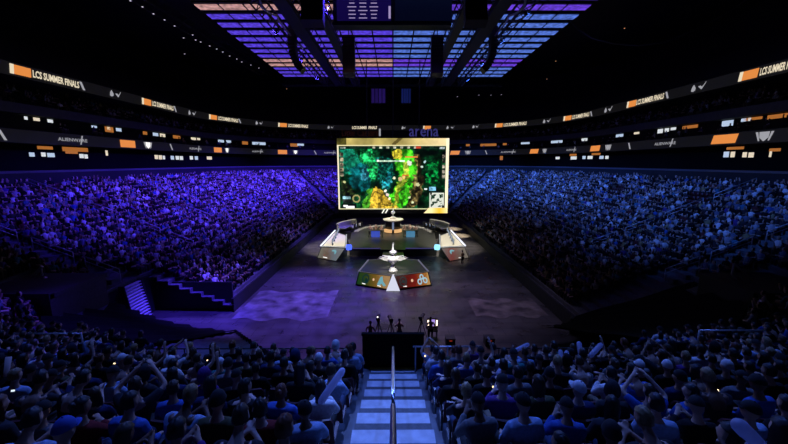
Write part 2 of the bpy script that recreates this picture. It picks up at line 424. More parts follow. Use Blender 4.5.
lower_ribbon([('O', 450, 459, 153.8), ('B', 465, 471, 153.6), ('/', 485, 487, 153.3), ('A', 501, 516, 153), ('O', 530, 538, 152.4), ('B', 543, 547, 151.8),
              ('A', 567, 577, 150.5), ('O', 591, 600, 149.4), ('B', 606, 612, 148.2), ('/', 629, 632, 146.8), ('A', 656, 677, 145), ('O', 713, 737, 141), ('B', 757, 775, 138.5)],
             "lower LED ribbon board along the blue-lit side, with orange blocks and small white lettering", S_MID, STOT + 6)

# arena name sign on the far wall above the big screen
sg = empty("arena_sign", (0, 106, 19.4), "long wall sign reading arena in violet letters above the big screen", "sign")
p = board_strip(28.97, S_MID - 12, S_MID + 13, 18.8, 21.4, mat("sign_panel", (.02, .012, .014), .7, noise=.2)); p.name = "sign_panel"; rpart(p, sg)
s0, z0 = ring_hit(409, 136.6, 28.9); s1, _ = ring_hit(438.5, 137, 28.9)
rpart(bent_text("arena", 28.8, s0, z0, s1 - s0, 2.3, "lettering", E_ARENA, None, 0, .01), sg)
s0, z0 = ring_hit(342, 136, 28.9); s1, _ = ring_hit(378, 136, 28.9)
rpart(bent_text("Little Caesars", 28.8, s0, z0, s1 - s0, 2.0, "lettering", E_SIGNRED, None, 0, .0), sg)
s0, z0 = ring_hit(379, 136, 28.9)
rpart(bent(slab(0, .5, 0, 2.1), 28.8, s0, z0, "end_mark", E_DIMW), sg)

# lit things in the two levels of suites: (x0, x1, y, height px)
SU_O = [(38, 53, 147.5, 3), (63, 88, 149, 4), (66, 78, 152, 3), (242, 248, 141.5, 3), (290, 298, 143, 3), (105, 113, 126, 5), (143, 147, 131, 3), (173, 180, 134, 3),
        (728, 745, 148.5, 2.6), (771, 782, 150, 3), (746, 764, 115.5, 2.6), (770, 790, 112, 4), (684, 699, 124.5, 3), (592, 601, 153.5, 2), (570, 577, 154.5, 2), (480, 497, 142.5, 2.4), (466, 470, 143.5, 2), (503, 507, 143, 2), (500, 503, 158, 4)]
SU_W = [(25, 28, 118, 3), (34, 40, 118.5, 3), (48, 53, 119.5, 3), (92, 97, 126.5, 2), (107, 110, 125.5, 3), (116, 121, 126, 3), (153, 158, 132, 3), (160, 165, 133, 3), (191, 196, 137, 2.4), (197, 200, 137, 2), (218, 224, 139.5, 2.4), (226, 231, 140, 2.4),
        (252, 266, 142.3, 2.6), (297, 304, 143.8, 2), (30, 35, 154.5, 4), (42, 46, 154.5, 4), (48, 55, 155, 4), (80, 84, 156, 4), (85, 88, 156.5, 4), (155, 158, 157, 4), (159, 162, 157.3, 4), (163, 165, 157.5, 3.5), (171, 174, 157.7, 3.6), (176, 179, 157.8, 3.6), (180, 183, 158, 3.6),
        (190, 193, 157.8, 3.4), (195, 198, 158, 3.4), (207, 212, 158, 3), (106, 108, 153, 5),
        (724, 735, 119, 5.5), (743, 748, 118, 3), (750, 753, 117.5, 3), (659, 664, 128, 4), (666, 670, 127.5, 3.5), (672, 677, 127, 2.5), (617, 624, 133, 2.6), (635, 640, 132, 2), (582, 588, 138, 2.6), (551, 563, 141.3, 2.4), (521, 530, 142.6, 1.8),
        (725, 730, 154.5, 5.5), (732, 736, 154.5, 5.5), (744, 748, 154.8, 5), (750, 755, 155, 5), (771, 773, 154, 6), (571, 577, 158, 3), (583, 586, 157.5, 3), (588, 593, 157.5, 3), (600, 604, 157.4, 3), (606, 609, 157.4, 3), (556, 560, 158, 2.4)]
SCOL = [emit("suite_screen_%d" % i, c, .75) for i, c in enumerate(((.9, .95, 1), (1, .86, .66), (.6, .75, 1)))]
def suite_items(lst, name, mats, cat, word):
    lst = sorted(lst, key=lambda q: (q[2] + abs(q[0]-393)*.09 > 158.0, q[0]))
    cnt = {}
    for (x0, x1, y, h) in lst:
        low = y > 145
        e = 30.45 if low else 31.05
        s0, z = ring_hit(x0, y, e); s1, _ = ring_hit(x1, y, e)
        q = proj((*ring(e, (s0+s1)/2)[:2], z)); hh = h*q[2]/FOC
        z = min(max(z, (11.5 if low else 15.85) + hh/2), (14.1 if low else 17.5) - hh/2)
        L = s1 - s0
        side = ("violet" if x0 < 393 else "blue"); key = (low, side); cnt[key] = cnt.get(key, 0) + 1
        x, y_, nx, ny = ring(e, s0 + L/2); rz = math.atan2(-nx, ny)
        root = empty(name, (x, y_, z), "%s on the %s suite level above %s-lit crowd, %s from %s" % (word, "lower" if low else "upper", side, ordinal(cnt[key]), "near end" if side == "violet" else "far end"), cat, "%ss in the suites" % cat, rz)
        hs = MB(); hs.box((0, -.03, 0), (L*1.08, .1, hh*1.15)); hs.build("housing", M_PLAST, root)
        g = MB(); g.box((0, .05, 0), (L, .06, hh)); g.build("lit_face", random.choice(mats), root)
suite_items(SU_O, "wall_lamp", [E_LAMPO], "wall lamp", "wide orange lamp")
suite_items(SU_W, "suite_screen", SCOL, "screen", "small bright screen")

# ------------------------------------------------------------------ ceiling light panels
ceil_cols = {"blue": (.115, .06, .85), "pale": (.11, .22, .82), "salmon": (.72, .38, .36), "violet": (.17, .06, .85)}
def ceil_mat(name, c, s):
    m = emit(name, c, s); nt = m.node_tree; b = nt.nodes["Principled BSDF"]
    tc = nt.nodes.new("ShaderNodeTexCoord"); n = nt.nodes.new("ShaderNodeTexNoise"); n.inputs["Scale"].default_value = 1.6; n.inputs["Detail"].default_value = 3
    oi = nt.nodes.new("ShaderNodeObjectInfo"); va = nt.nodes.new("ShaderNodeVectorMath"); va.operation = 'ADD'
    vm = nt.nodes.new("ShaderNodeVectorMath"); vm.operation = 'SCALE'; vm.inputs[3].default_value = 37.0
    nt.links.new(oi.outputs["Location"], vm.inputs[0]); nt.links.new(tc.outputs["Object"], va.inputs[0]); nt.links.new(vm.outputs[0], va.inputs[1])
    mr = nt.nodes.new("ShaderNodeMapRange"); mr.inputs["From Min"].default_value = .3; mr.inputs["From Max"].default_value = .7; mr.inputs["To Min"].default_value = s*.35; mr.inputs["To Max"].default_value = s*1.25
    nt.links.new(va.outputs[0], n.inputs["Vector"]); nt.links.new(n.outputs["Fac"], mr.inputs["Value"]); nt.links.new(mr.outputs["Result"], b.inputs["Emission Strength"])
    return m
CM = {k: ceil_mat("ceiling_light_" + k, c, {"blue": .88, "pale": .85, "salmon": .85, "violet": .85}[k]) for k, c in ceil_cols.items()}
ROOFZ = 30.0; NCOL = 16; CW = 46.0/NCOL
fr = MB(); fr.box((0, 0, .12), (CW*.98, 2.3, .16)); fr.box((-CW*.48, 0, .02), (.08, 2.2, .1)); fr.box((CW*.48, 0, .02), (.08, 2.2, .1))
lit = MB(); [lit.box((0, yy, 0), (CW*.93, .62, .08)) for yy in (-.36, .36)]; lit.box((0, 0, .03), (CW*.9, .4, .02))
src = {}
ylist = [77.3 - 2.72*k for k in range(15)]
for k, y in enumerate(ylist):
    for c in range(NCOL):
        left = c < NCOL//2; sal = k in (3, 4, 12, 13)
        col = ("salmon" if left else "violet") if sal else ("blue" if left else "pale")
        if c in (1, 3, 5, 10, 12, 14) and k % 3 == 5: continue
        lab = "%s ceiling light panel, %s column from violet side, %s row from far end" % ({"blue": "violet-blue", "pale": "pale blue", "salmon": "pinkish white", "violet": "deep violet"}[col], ordinal(c+1), ordinal(k+1))
        x = -23 + CW*(c + .5)
        if col not in src:
            o = empty("ceiling_light", (x, y, ROOFZ), lab, "ceiling light", "rows of ceiling light panels")
            fr.build("light_frame", M_TRUSS, o); lit.build("diffuser", CM[col], o); src[col] = o
        else:
            o = copy_thing(src[col]); o.location = (x, y, ROOFZ); o["label"] = lab

# trusses under the ceiling, running the length of the hall
def truss(name, a, b, w, h, label, cat="truss"):
    a, b = Vector(a), Vector(b); L = (b - a).length; d = (b - a)/L; sx = d.cross(Vector((0, 0, 1))).normalized()
    root = empty(name, a, label, cat)
    m = MB()
    for sgn in (-1, 1):
        for zz in (0, h): m.tube([sx*sgn*w/2 + Vector((0, 0, zz)), d*L + sx*sgn*w/2 + Vector((0, 0, zz))], .09, 6)
    m.build("chord", M_TRUSS, root); m = MB(); n = int(L/1.6)
    for i in range(n):
        p, q = d*(L*i/n), d*(L*(i+1)/n)
        for sgn in (-1, 1): m.tube([p + sx*sgn*w/2, q + sx*sgn*w/2 + Vector((0, 0, h))], .05, 4)
        m.tube([p + sx*w/2, q - sx*w/2], .05, 4)
    m.build("lacing", M_TRUSS, root); return root
for x, w, lab in ((-10.6, 1.7, "outer black roof truss above the violet half"), (-7.3, 1.2, "inner black roof truss above the violet half"),
                  (7.3, 1.2, "inner black roof truss above the blue half"), (10.6, 1.7, "outer black roof truss above the blue half"),
                  (-13.4, .8, "slim black roof truss nearest the violet-lit stand"), (13.4, .8, "slim black roof truss nearest the blue-lit stand")):
    truss("roof_truss", (x, 24, 27.2), (x, 74, 27.2), w, 1.2, lab)
truss("roof_truss", (-24, 80.2, 28.6), (24, 80.2, 28.6), 1.4, 1.4, "black truss across the far edge of the ceiling lights")
for x, wt, lab in ((-10.6, 1.4, "black cable tray along the outer truss of the violet half"), (10.6, 1.4, "black cable tray along the outer truss of the blue half"),
                   (-7.3, .9, "black cable tray along the inner truss of the violet half"), (7.3, .9, "black cable tray along the inner truss of the blue half")):
    m = MB(); m.box((x, 48, 27.0), (wt, 48, .25)); m.box((x - wt/2, 48, 27.15), (.05, 48, .2)); m.box((x + wt/2, 48, 27.15), (.05, 48, .2)); tag(m.build("cable_tray", M_TRUSS), lab, "cable tray")

# hanging line arrays
def line_array(x, y, ztop, n, w, label, rz=0.0):
    root = empty("line_array_speaker", (x, y, ztop), label, "loudspeaker", "hanging line array speakers", rz)
    m = MB(); m.box((0, 0, -.1), (w*1.05, .8, .2)); m.tube([(0, 0, 0), (0, 0, 29.5 - ztop)], .05, 6); m.build("rigging_frame", M_TRUSS, root)
    p = Vector((0, 0, -.25)); a = .1
    for i in range(n):
        a -= .5*(i/n)**1.5*.35; c = MB(); h = .38
        q = p + Vector((0, math.sin(a)*h, -math.cos(a)*h)); mid = (p + q)/2
        c.hexa([mid + Matrix.Rotation(a, 3, 'X') @ Vector(t) for t in ((-w/2, -.4, -h*.45), (w/2, -.4, -h*.45), (w/2, .4, -h*.3), (-w/2, .4, -h*.3))],
               [mid + Matrix.Rotation(a, 3, 'X') @ Vector(t) for t in ((-w/2, -.4, h*.45), (w/2, -.4, h*.45), (w/2, .4, h*.3), (-w/2, .4, h*.3))])
        c.build("speaker_cabinet", M_PLAST, root); p = q
    return root
line_array(-5.3, 45, 27.0, 12, 1.45, "slim hanging line array speaker in the violet half, just above the scoreboard's corner")
line_array(5.3, 45, 27.0, 12, 1.45, "slim hanging line array speaker in the blue half, just above the scoreboard's corner")
line_array(-6.2, 29.5, 26.5, 10, 1.7, "wide hanging line array speaker nearest the camera in the violet half")
line_array(6.4, 29.5, 26.5, 10, 1.7, "wide hanging line array speaker nearest the camera in the blue half")

line_array(-11.9, 45, 28.6, 15, 1.3, "curved hanging line array speaker facing the violet-lit stand", PI/2)
line_array(11.9, 45, 28.6, 15, 1.3, "curved hanging line array speaker facing the blue-lit stand", -PI/2)
# centre-hung scoreboard
sb = empty("scoreboard", (0, 40.0, 26.6), "dark centre-hung scoreboard with rows of white text lines on its violet half", "scoreboard")
m = MB(); m.box((-.1, .6, 1.7), (12.4, 1.2, 3.4)); m.box((-.1, .6, -.1), (12.6, 1.3, .25)); m.build("cabinet", M_BLACK, sb)
m = MB(); m.box((-3.05, -.04, 1.75), (5.7, .08, 3.1)); m.build("display", emit("board_violet", (.05, .02, .5), .09), sb)
m = MB(); m.box((3.2, -.04, 1.75), (6.0, .08, 3.1)); m.build("display", emit("board_navy", (.01, .02, .12), .06), sb)
TXL = emit("board_text", (.7, .55, 1.0), .5); m = MB()
for r in range(7):
    for c in range(3):
        if random.random() < .88: m.box((-4.3 + c*1.15, -.1, .45 + r*.36), (random.uniform(.5, .95), .04, .07)); m.build("text_line", TXL, sb); m = MB()
m.box((-.35, -.1, 1.0), (.22, .04, 1.2))
m.build("side_mark", TXL, sb)
m = MB()
for sx in (-5, 5): m = MB(); m.tube([(sx, .6, 3.4), (sx, .6, 9.5)], .06, 6); m.build("hanger", M_TRUSS, sb)
for x, c, lab in ((-5.0, (.10, .04, .6), "small dim violet hanging screen below the ceiling lights"), (1.9, (.03, .06, .5), "small dim blue hanging screen below the ceiling lights")):
    r = empty("hanging_screen", (x, 84, 25.6), lab, "screen"); w = 3.3 if x < 0 else 2.2
    m = MB(); m.box((w/2, .3, 1.6), (w + .3, .5, 3.5)); m.tube([(w/2, .3, 3.2), (w/2, .3, 11)], .06, 6); m.build("cabinet", M_TRUSS, r)
    for i in range(4):
        m = MB(); m.box((w*(i + .5)/4, 0, 1.6), (w/4*.8, .06, 3.1)); m.build("display_strip", emit("dim_strip", c, .09 + .05*random.random()), r)

# catwalk with a string of small lamps on the violet side
cw = truss("catwalk", (-28.6, 36, 29.8), (-26.6, 76, 29.8), 1.6, 1.1, "dark catwalk carrying a string of small white lamps", "catwalk")
lampm = emit("small_lamp", (.8, .75, .9), .7); lampw = emit("small_lamp_warm", (1, .45, .2), .7)
k = 0; lsrc = None
for px, py in [(131, 1), (143, 7), (154, 14), (165, 20), (175, 26), (184, 38), (193, 35), (196, 40), (201, 42), (210, 46), (217, 49), (223, 52), (230, 56), (237, 59), (242, 62), (251, 65), (259, 68), (185, 54)]:
    v_ = (222 - py)/FOC; t_ = 17.5/(v_*CP - SP); X, Y = (px - 393)/FOC*t_, t_*(CP + v_*SP); k += 1
    lab = "small white catwalk lamp above the violet stand, %s from the near end" % ordinal(k)
    if lsrc is None:
        lsrc = empty("catwalk_lamp", (X, Y, 29.5), lab, "lamp", "small lamps along the catwalk")
        m = MB(); m.lathe([(.1, .3), (.16, .25), (.2, .0)], n=12); m.build("lamp_housing", M_TRUSS, lsrc); m = MB(); m.lathe([(.02, -.07), (.08, -.05), (.1, .0)], n=12); m.build("bulb", lampm, lsrc)
    else:
        o = copy_thing(lsrc); o.location = (X, Y, 29.5); o["label"] = lab
for i, (px, py, Y) in enumerate([(457.5, 96.5, 95), (479, 95, 95), (491, 95, 95), (501.5, 94.5, 95), (556, 61, 75), (547, 79, 88), (287, 89, 95), (625, 28, 60)]):
    v_ = (222 - py)/FOC; dz = Y*(v_*CP - SP)/(CP + v_*SP); t_ = Y*CP - dz*SP; X = (px - 393)/FOC*t_
    o = copy_thing(lsrc); o.name = "spot_lamp"; o.location = (X, Y, CAMZ + dz); o["group"] = "single lamps under the roof"
    o["label"] = "single small lamp under the dark roof, %s from the violet side" % ordinal([2, 3, 4, 5, 7, 6, 1, 8][i])
    if i > 3:
        for ch in o.children:
            if ch.name.startswith("bulb"): ch.material_slots[0].link = 'OBJECT'; ch.material_slots[0].material = lampw
# swagged cable on the blue side
pts = []
for px, py in ((566, 18), (575, 30), (588, 41), (605, 48), (625, 52), (645, 51), (665, 43), (690, 30), (712, 13), (728, -4)):
    v_ = (222 - py)/FOC; Y = 62; dz = Y*(v_*CP - SP)/(CP + v_*SP); t_ = Y*CP - dz*SP; pts.append(((px-393)/FOC*t_, Y - (px-560)*.05, CAMZ + dz))
m = MB(); m.tube(pts, .12, 6); tag(m.build("hanging_cable", M_CABLE), "long grey cable sagging from the roof on the blue side", "cable")
for sx, lab in ((-1, "bundle of pale cables hanging by the outer truss in the violet half"), (1, "bundle of pale cables hanging by the outer truss in the blue half")):
    m = MB(); pts = [(sx*(12.3 + .25*math.sin(i*1.9)), 30 + i*1.6, 27.0 + .35*math.sin(i*1.1)) for i in range(14)]
    m.tube(pts, .1, 6); tag(m.build("cable_bundle", mat("pale_cable", (.5, .5, .55), .5)), lab, "cable")

# ------------------------------------------------------------------ big screen
def paint(W, H):
    yy, xx = np.mgrid[0:H, 0:W]; u = (xx + .5)/W*113.0 + 336.4; v = (yy + .5)/H*75.0 + 138.0   # plan of the panel in its own units
    def fbm(sc, seed):
        r = np.random.default_rng(seed); out = np.zeros((H, W)); amp = 1
        for o in range(4):
            n = r.random((int(75/sc*2**o) + 3, int(113/sc*2**o) + 3)); gy = (v - 138)/sc*2**o; gx = (u - 336)/sc*2**o
            iy, ix = np.clip(gy.astype(int), 0, n.shape[0]-2), np.clip(gx.astype(int), 0, n.shape[1]-2); fy, fx = gy - iy, gx - ix
            out += amp*((n[iy, ix]*(1-fx) + n[iy, ix+1]*fx)*(1-fy) + (n[iy+1, ix]*(1-fx) + n[iy+1, ix+1]*fx)*fy); amp *= .55
        out /= 2.1; lo_, hi_ = np.percentile(out, 3), np.percentile(out, 97); return np.clip((out - lo_)/(hi_ - lo_), 0, 1)
    n1, n2, n3 = fbm(14, 1), fbm(5, 2), fbm(2.2, 3)
    img = np.zeros((H, W, 3)); img[:] = (12, 62, 34)
    n4 = fbm(1.1, 7); img *= (.2 + 1.3*n2*(.3 + 1.1*n4))[..., None]; wx = (fbm(7, 5) - .5)*5; wy = (fbm(7, 6) - .5)*5
    def inpoly(P, soft=0.0, wob=0.0):
        x = u + wx*min(1, wob/3) + (n3 - .5)*wob*.5; y = v + wy*min(1, wob/3) + (n4 - .5)*wob*.35; c = np.zeros((H, W), bool); j = len(P) - 1
        for i in range(len(P)):
            xi, yi = P[i]; xj, yj = P[j]
            with np.errstate(divide='ignore', invalid='ignore'):
                c ^= ((yi > y) != (yj > y)) & (x < (xj - xi)*(y - yi)/((yj - yi) if yj != yi else 1e-9) + xi)
            j = i
        return c
    def fill(P, col, wob=0., var=.5, nn=None):
        mk = inpoly(P, 0, wob); f = ((1 - var/2 + var*(n2 if nn is None else nn))*(.5 + .42*n3 + .36*n4)*(1.1 - .45*(np.abs(n1 - .5) < .07)))[..., None]
        img[mk] = (np.array(col)*f)[mk]
    fill([(339, 148), (352, 147), (361, 160), (358, 176), (344, 172), (339, 160)], (20, 104, 80), 5, .8)
    fill([(348, 168), (358, 164), (372, 165), (374, 178), (368, 190), (357, 191), (350, 184)], (14, 84, 88), 5, .9)
    fill([(360, 168), (370, 168), (368, 178), (360, 180)], (40, 96, 110), 5, .9, n3)
    fill([(362, 146), (370, 147), (378, 164), (380, 178), (372, 182), (368, 168), (360, 156)], (30, 140, 74), 5, 1.1, n3)
    fill([(376, 158), (392, 158), (394, 178), (388, 190), (380, 184)], (14, 78, 66), 5, 1.3, n3)
    fill([(386, 168), (392, 172), (388, 188), (381, 184)], (28, 110, 120), 4, 1.2, n3)
    # bright lane sweeping down from the top
    fill([(391, 149), (403, 147), (414, 150), (415, 166), (416, 178), (412, 190), (405, 206), (399, 210), (376, 210), (388, 196), (398, 180), (396, 162)], (62, 176, 32), 2.5, .9)
    fill([(392, 149), (401, 147), (402, 158), (393, 158)], (190, 176, 50), 2, .5)
    fill([(372, 188), (380, 186), (386, 196), (392, 203), (396, 210), (364, 210), (366, 196)], (196, 160, 52), 3, .5)
    fill([(400, 176), (408, 168), (410, 178), (402, 190), (393, 206), (388, 206), (396, 190)], (150, 170, 50), 3, .7)
    fill([(403, 162), (408, 160), (408, 172), (404, 176)], (160, 180, 60), 2, .7)
    fill([(366, 190), (371, 188), (368, 210), (361, 210)], (70, 150, 40), 2, .8)
    fill([(415, 154), (419, 152), (421, 178), (418, 196), (411, 210), (404, 210), (410, 196), (415, 178)], (92, 84, 48), 3, 1.5, n3)
    fill([(419, 178), (425, 176), (424, 192), (416, 208), (412, 208)], (70, 60, 36), 3, 1.5, n3)
    dark = (u > 418) & (u < 446) & (v > 147); img[dark] *= (.35 + .9*n1[..., None])[dark]
    fill([(430, 160), (441, 162), (438, 186), (428, 182)], (8, 80, 36), 5, 1.4, n3)
    fill([(340, 178), (350, 184), (354, 196), (340, 200)], (26, 34, 18), 4, 1.3, n3)
    # small pale figures and bars of the game display
    for (cx, cy, r, c) in [(409.5, 162, 2.4, (220, 220, 205)), (400, 178, 2.2, (200, 170, 120)), (394, 177, 1.5, (230, 220, 180)), (404, 176, 1.8, (230, 190, 110)), (385, 190, 1.6, (240, 240, 220)), (387, 194, 1.7, (220, 200, 190)),
                           (389, 198, 1.4, (240, 235, 200)), (425, 161, 1.3, (170, 200, 200)), (422, 166, 1.2, (190, 210, 190)), (418, 184, 1.8, (190, 190, 140)), (391, 181, 1.1, (70, 160, 170)), (383, 186, 1.1, (80, 190, 190)), (410, 197, 1.3, (200, 210, 160)), (413, 202, 1.2, (210, 220, 170)), (343, 181, 1.5, (190, 190, 130))]:
        d = ((u - cx)**2 + (v - cy)**2) < (r*(.7 + .6*n3))**2; img[d] = c
    def rect(x0, x1, y0, y1, c, nz=0.0):
        k = (u >= x0) & (u < x1) & (v >= y0) & (v < y1); img[k] = (np.array(c, float)*(1 - nz + 2*nz*n3)[..., None])[k]
    rect(339, 446.5, 145.5, 148.6, (22, 40, 30), .5)
    for x in range(372, 420, 7): rect(x, x + 3, 146.2, 147.8, (150, 150, 130), .4)
    rect(416, 421, 146, 148, (190, 60, 40)); rect(339.5, 345, 146.4, 148, (140, 150, 140), .4); rect(440, 445, 146.4, 148.4, (150, 160, 160), .4)
    for y in (152, 157, 162, 167, 172): rect(339, 342.5, y, y + 3.4, (110, 100, 82), .8); rect(443, 446, y + 2, y + 5.4, (120, 112, 100), .8)
    rect(378, 405, 159.4, 161, (190, 220, 190), .3); rect(376.5, 378.5, 159, 161.2, (250, 250, 240)); rect(405, 418, 155.6, 156.8, (210, 120, 60)); rect(402, 409, 174, 175, (200, 90, 40))
    rect(430, 437, 186, 190, (110, 170, 200), .4); rect(425, 428, 187.4, 188.8, (230, 230, 230))
    rect(340, 355, 203, 209, (14, 14, 16)); rect(341.5, 346, 204.5, 206.5, (250, 250, 250)); rect(344, 353, 205.5, 208, (250, 250, 250)); rect(341, 349, 195.5, 198.5, (120, 160, 170), .5); rect(341, 352, 199, 202.5, (36, 42, 40), .7)
    ringm = np.abs(np.hypot(u - 355, (v - 198)*1.0) - 3.4) < .7; img[ringm] = (150, 140, 90)
    # map inset
    rect(430.5, 445.5, 191.8, 207.5, (205, 208, 195)); k = (u > 432) & (u < 444.5) & (v > 193.5) & (v < 206.5); g = k & (n3 + .35*np.abs(np.sin((u + v)*.5)) > .72); img[g] = (24, 50, 36)
    rect(430.8, 433, 192, 194, (20, 20, 20)); rect(443.4, 445.5, 205.2, 207.5, (20, 20, 20))
    # cream and gold border of the picture
    black = (9, 9, 8)
    top = v < 145.0; img[top] = (np.array((188, 168, 96))*(.75 + .3*n1)[..., None] + np.clip((u - 400)/49, 0, 1)[..., None]*np.array((70, 62, 75)))[top]
    dk = (v < 145) & (((u < 346)) ); img[dk] = (np.array((60, 56, 24))*(.6 + n2)[..., None])[dk]
    dk = (v < 145) & (u > 392) & (u < 404) & (np.abs((u - 392) - (145 - v)*1.2) < 2.5); img[dk] = (90, 78, 40)
    ln = ((v >= 144.4) & (v < 145.5)); img[ln] = (226, 214, 160)
    lf = (u < 338.0) & (v > 144.4); img[lf] = (236, 226, 190)
    rt = (u > 446.6); img[rt] = (248, 236, 200)
    bt = (v > 208.8); img[bt] = black
    bl = (v > 207.9) & (v <= 208.9); img[bl] = (200, 196, 150)
    gd = (v > 207.6) & (u > 425 + (212.9 - v)*.9 ) & (u < 449.5); img[gd] = (np.array((250, 226, 165)) - np.clip(8 - np.abs(u - 441), 0, 8)[..., None]*np.array((0, 5, 14)))[gd]
    for x in (381.5, 385.0):
        sl = (np.abs(u - (x + (213 - v)*.55)) < .7) & (v > 209); img[sl] = (240, 240, 225)
    return np.clip(img/255, 0, 1)**2.2
def screen_mat():
    m = bpy.data.materials.new("big_screen_picture"); m.use_nodes = True; nt = m.node_tree; b = nt.nodes["Principled BSDF"]
    a = nt.nodes.new("ShaderNodeAttribute"); a.attribute_name = "picture"; b.inputs["Base Color"].default_value = (.01, .01, .01, 1); b.inputs["Roughness"].default_value = .6
    nt.links.new(a.outputs["Color"], b.inputs["Emission Color"]); b.inputs["Emission Strength"].default_value = 1.25
    return m
SY = 62.0
def at(px, py, Y):
    v_ = (222 - py)/FOC; dz = Y*(v_*CP - SP)/(CP + v_*SP); t_ = Y*CP - dz*SP; return Vector(((px - 393)/FOC*t_, Y, CAMZ + dz))
p0 = at(336.6, 213.2, SY); p1 = at(449, 138.2, SY); SWD = 20.3; x0s, x1s = at(337.8, 176, SY).x, at(448.4, 176, SY).x
scr = empty("led_screen", ((x0s + x1s)/2, SY, p0.z), "huge LED screen showing a green game map above the stage", "screen")
W, H = 226, 150; hw = (x1s - x0s)/2; hh = p1.z - p0.z
img = paint(W, H)
gx, gz = np.meshgrid(np.linspace(-hw, hw, W+1), np.linspace(hh, 0, H+1)); V = np.stack([gx, np.zeros_like(gx), gz], -1).reshape(-1, 3)
idx = np.arange((W+1)*(H+1)).reshape(H+1, W+1); F = np.stack([idx[1:, :-1], idx[1:, 1:], idx[:-1, 1:], idx[:-1, :-1]], -1).reshape(-1, 4)
def np_mesh(name, V, F, cols=None, attr="picture", m=None, smooth=False):
    me = bpy.data.meshes.new(name); me.vertices.add(len(V)); me.vertices.foreach_set("co", np.asarray(V, np.float32).ravel())
    me.loops.add(F.size); me.loops.foreach_set("vertex_index", np.asarray(F, np.int32).ravel()); me.polygons.add(len(F))
    me.polygons.foreach_set("loop_start", np.arange(0, F.size, 4, dtype=np.int32)); 
    me.update(calc_edges=True)
    if cols is not None:
        a = me.attributes.new(attr, 'FLOAT_COLOR', 'FACE'); a.data.foreach_set("color", np.concatenate([cols, np.ones((len(cols), 1))], 1).astype(np.float32).ravel())
    if m: me.materials.append(m)
    o = bpy.data.objects.new(name, me); C.objects.link(o); return o
d = np_mesh("display", V, F, img.reshape(-1, 3), "picture", screen_mat()); d.parent = scr
m = MB(); m.box((0, .25, hh/2), (hw*2 + .1, .44, hh + .1)); m.build("screen_cabinet", M_BLACK, scr)
m = MB()
for sx in (-4.5, 0, 4.5): m.tube([(sx, .4, hh), (sx, .4, 29 - p0.z)], .08, 6)
m.build("hanger", M_TRUSS, scr)
m = MB()
for sx in (-8.5, 8.5): m.box((sx, .9, -p0.z/2), (.5, .5, p0.z))
m.build("support_post", M_TRUSS, scr)

# ------------------------------------------------------------------ stage
st = empty("stage_platform", (0, 54, 0), "large black stage platform with a round ring below the big screen", "stage")
m = MB(); m.prism([(-5.7, -9.5), (-1.6, -9.5), (-1.6, -10.6), (1.6, -10.6), (1.6, -9.5), (5.7, -9.5), (6.3, -3), (6.6, 0.9), (9.6, 1.0), (9.2, 5), (5.5, 8), (-5.5, 8), (-9.2, 5), (-9.6, 1.0), (-6.6, .9), (-6.3, -3)], 0, 1.1); m.build("deck", M_STAGE2, st)
m = MB()
for (a, b) in (((-5.7, -9.56), (-1.6, -9.56)), ((1.6, -9.56), (5.7, -9.56))): m.box(((a[0]+b[0])/2, a[1], 1.02), (b[0]-a[0], .08, .12))
m.build("edge_strip", emit("edge_violet", (.16, .14, .5), .28), st)
m = MB(); N = 48
for r0, r1, z in ((5.6, 6.3, 1.22),):
    for k in range(N):
        a, b = PI*k/N, PI*(k+.96)/N
        m.hexa([(r0*math.cos(a), 1 + r0*math.sin(a), 1.1), (r1*math.cos(a), 1 + r1*math.sin(a), 1.1), (r1*math.cos(b), 1 + r1*math.sin(b), 1.1), (r0*math.cos(b), 1 + r0*math.sin(b), 1.1)],
               [(r0*math.cos(a), 1 + r0*math.sin(a), z), (r1*math.cos(a), 1 + r1*math.sin(a), z), (r1*math.cos(b), 1 + r1*math.sin(b), z), (r0*math.cos(b), 1 + r0*math.sin(b), z)])
m.build("stage_ring", mat("ring_grey", (.45, .43, .38), .5, noise=.2), st)
m = MB()
for k in range(4): m.box((0, -10.9 - .3*k - 5.2, 0), (3.0, .3, .01))
m = MB(); m.box((0, -12.65, .45), (2.6, 4.0, .9)); m.build("walkway", M_STAGE, st)

# drum podium with a small trophy
dp = empty("drum_podium", (0, 55, 1.1), "black drum podium with a pale round top and glowing orange base, behind the centre desk", "podium")
m = MB(); m.lathe([(1.25, .1), (1.25, 1.6), (1.3, 1.9)], n=32); m.build("drum", M_STAGE, dp, True)
m = MB(); m.lathe([(1.5, 1.9), (1.62, 2.0), (1.62, 2.12), (.55, 2.16), (.5, 2.4), (.2, 2.42)], n=32); m.build("podium_top", mat("podium_top_cream", (.8, .74, .6), .35), dp)
m = MB()
for a0, a1 in ((200, 262), (278, 340)):
    for k in range(8):
        a, b = math.radians(a0 + (a1-a0)*k/8), math.radians(a0 + (a1-a0)*(k+1)/8)
        m.hexa([(1.26*math.cos(a), 1.26*math.sin(a), .12), (1.5*math.cos(a), 1.5*math.sin(a), .12), (1.5*math.cos(b), 1.5*math.sin(b), .12), (1.26*math.cos(b), 1.26*math.sin(b), .12)],
               [(1.26*math.cos(a), 1.26*math.sin(a), .62), (1.5*math.cos(a), 1.5*math.sin(a), .62), (1.5*math.cos(b), 1.5*math.sin(b), .62), (1.26*math.cos(b), 1.26*math.sin(b), .62)])
m.build("glow_band", emit("glow_orange", (1, .55, .22), .8), dp)
m = MB(); m.box((0, -1.3, 1.2), (.3, .06, 1.2)); m.build("light_slot", emit("slot_blue", (.4, .5, .8), .4), dp)
tr = empty("trophy", (0, 55, 3.52), "small silver trophy standing on the drum podium", "trophy")
m = MB(); m.lathe([(.32, 0), (.34, .08), (.12, .2), (.1, .42), (.3, .6), (.34, .85), (.28, .95)], n=20); m.build("cup", M_SILVER, tr, True)
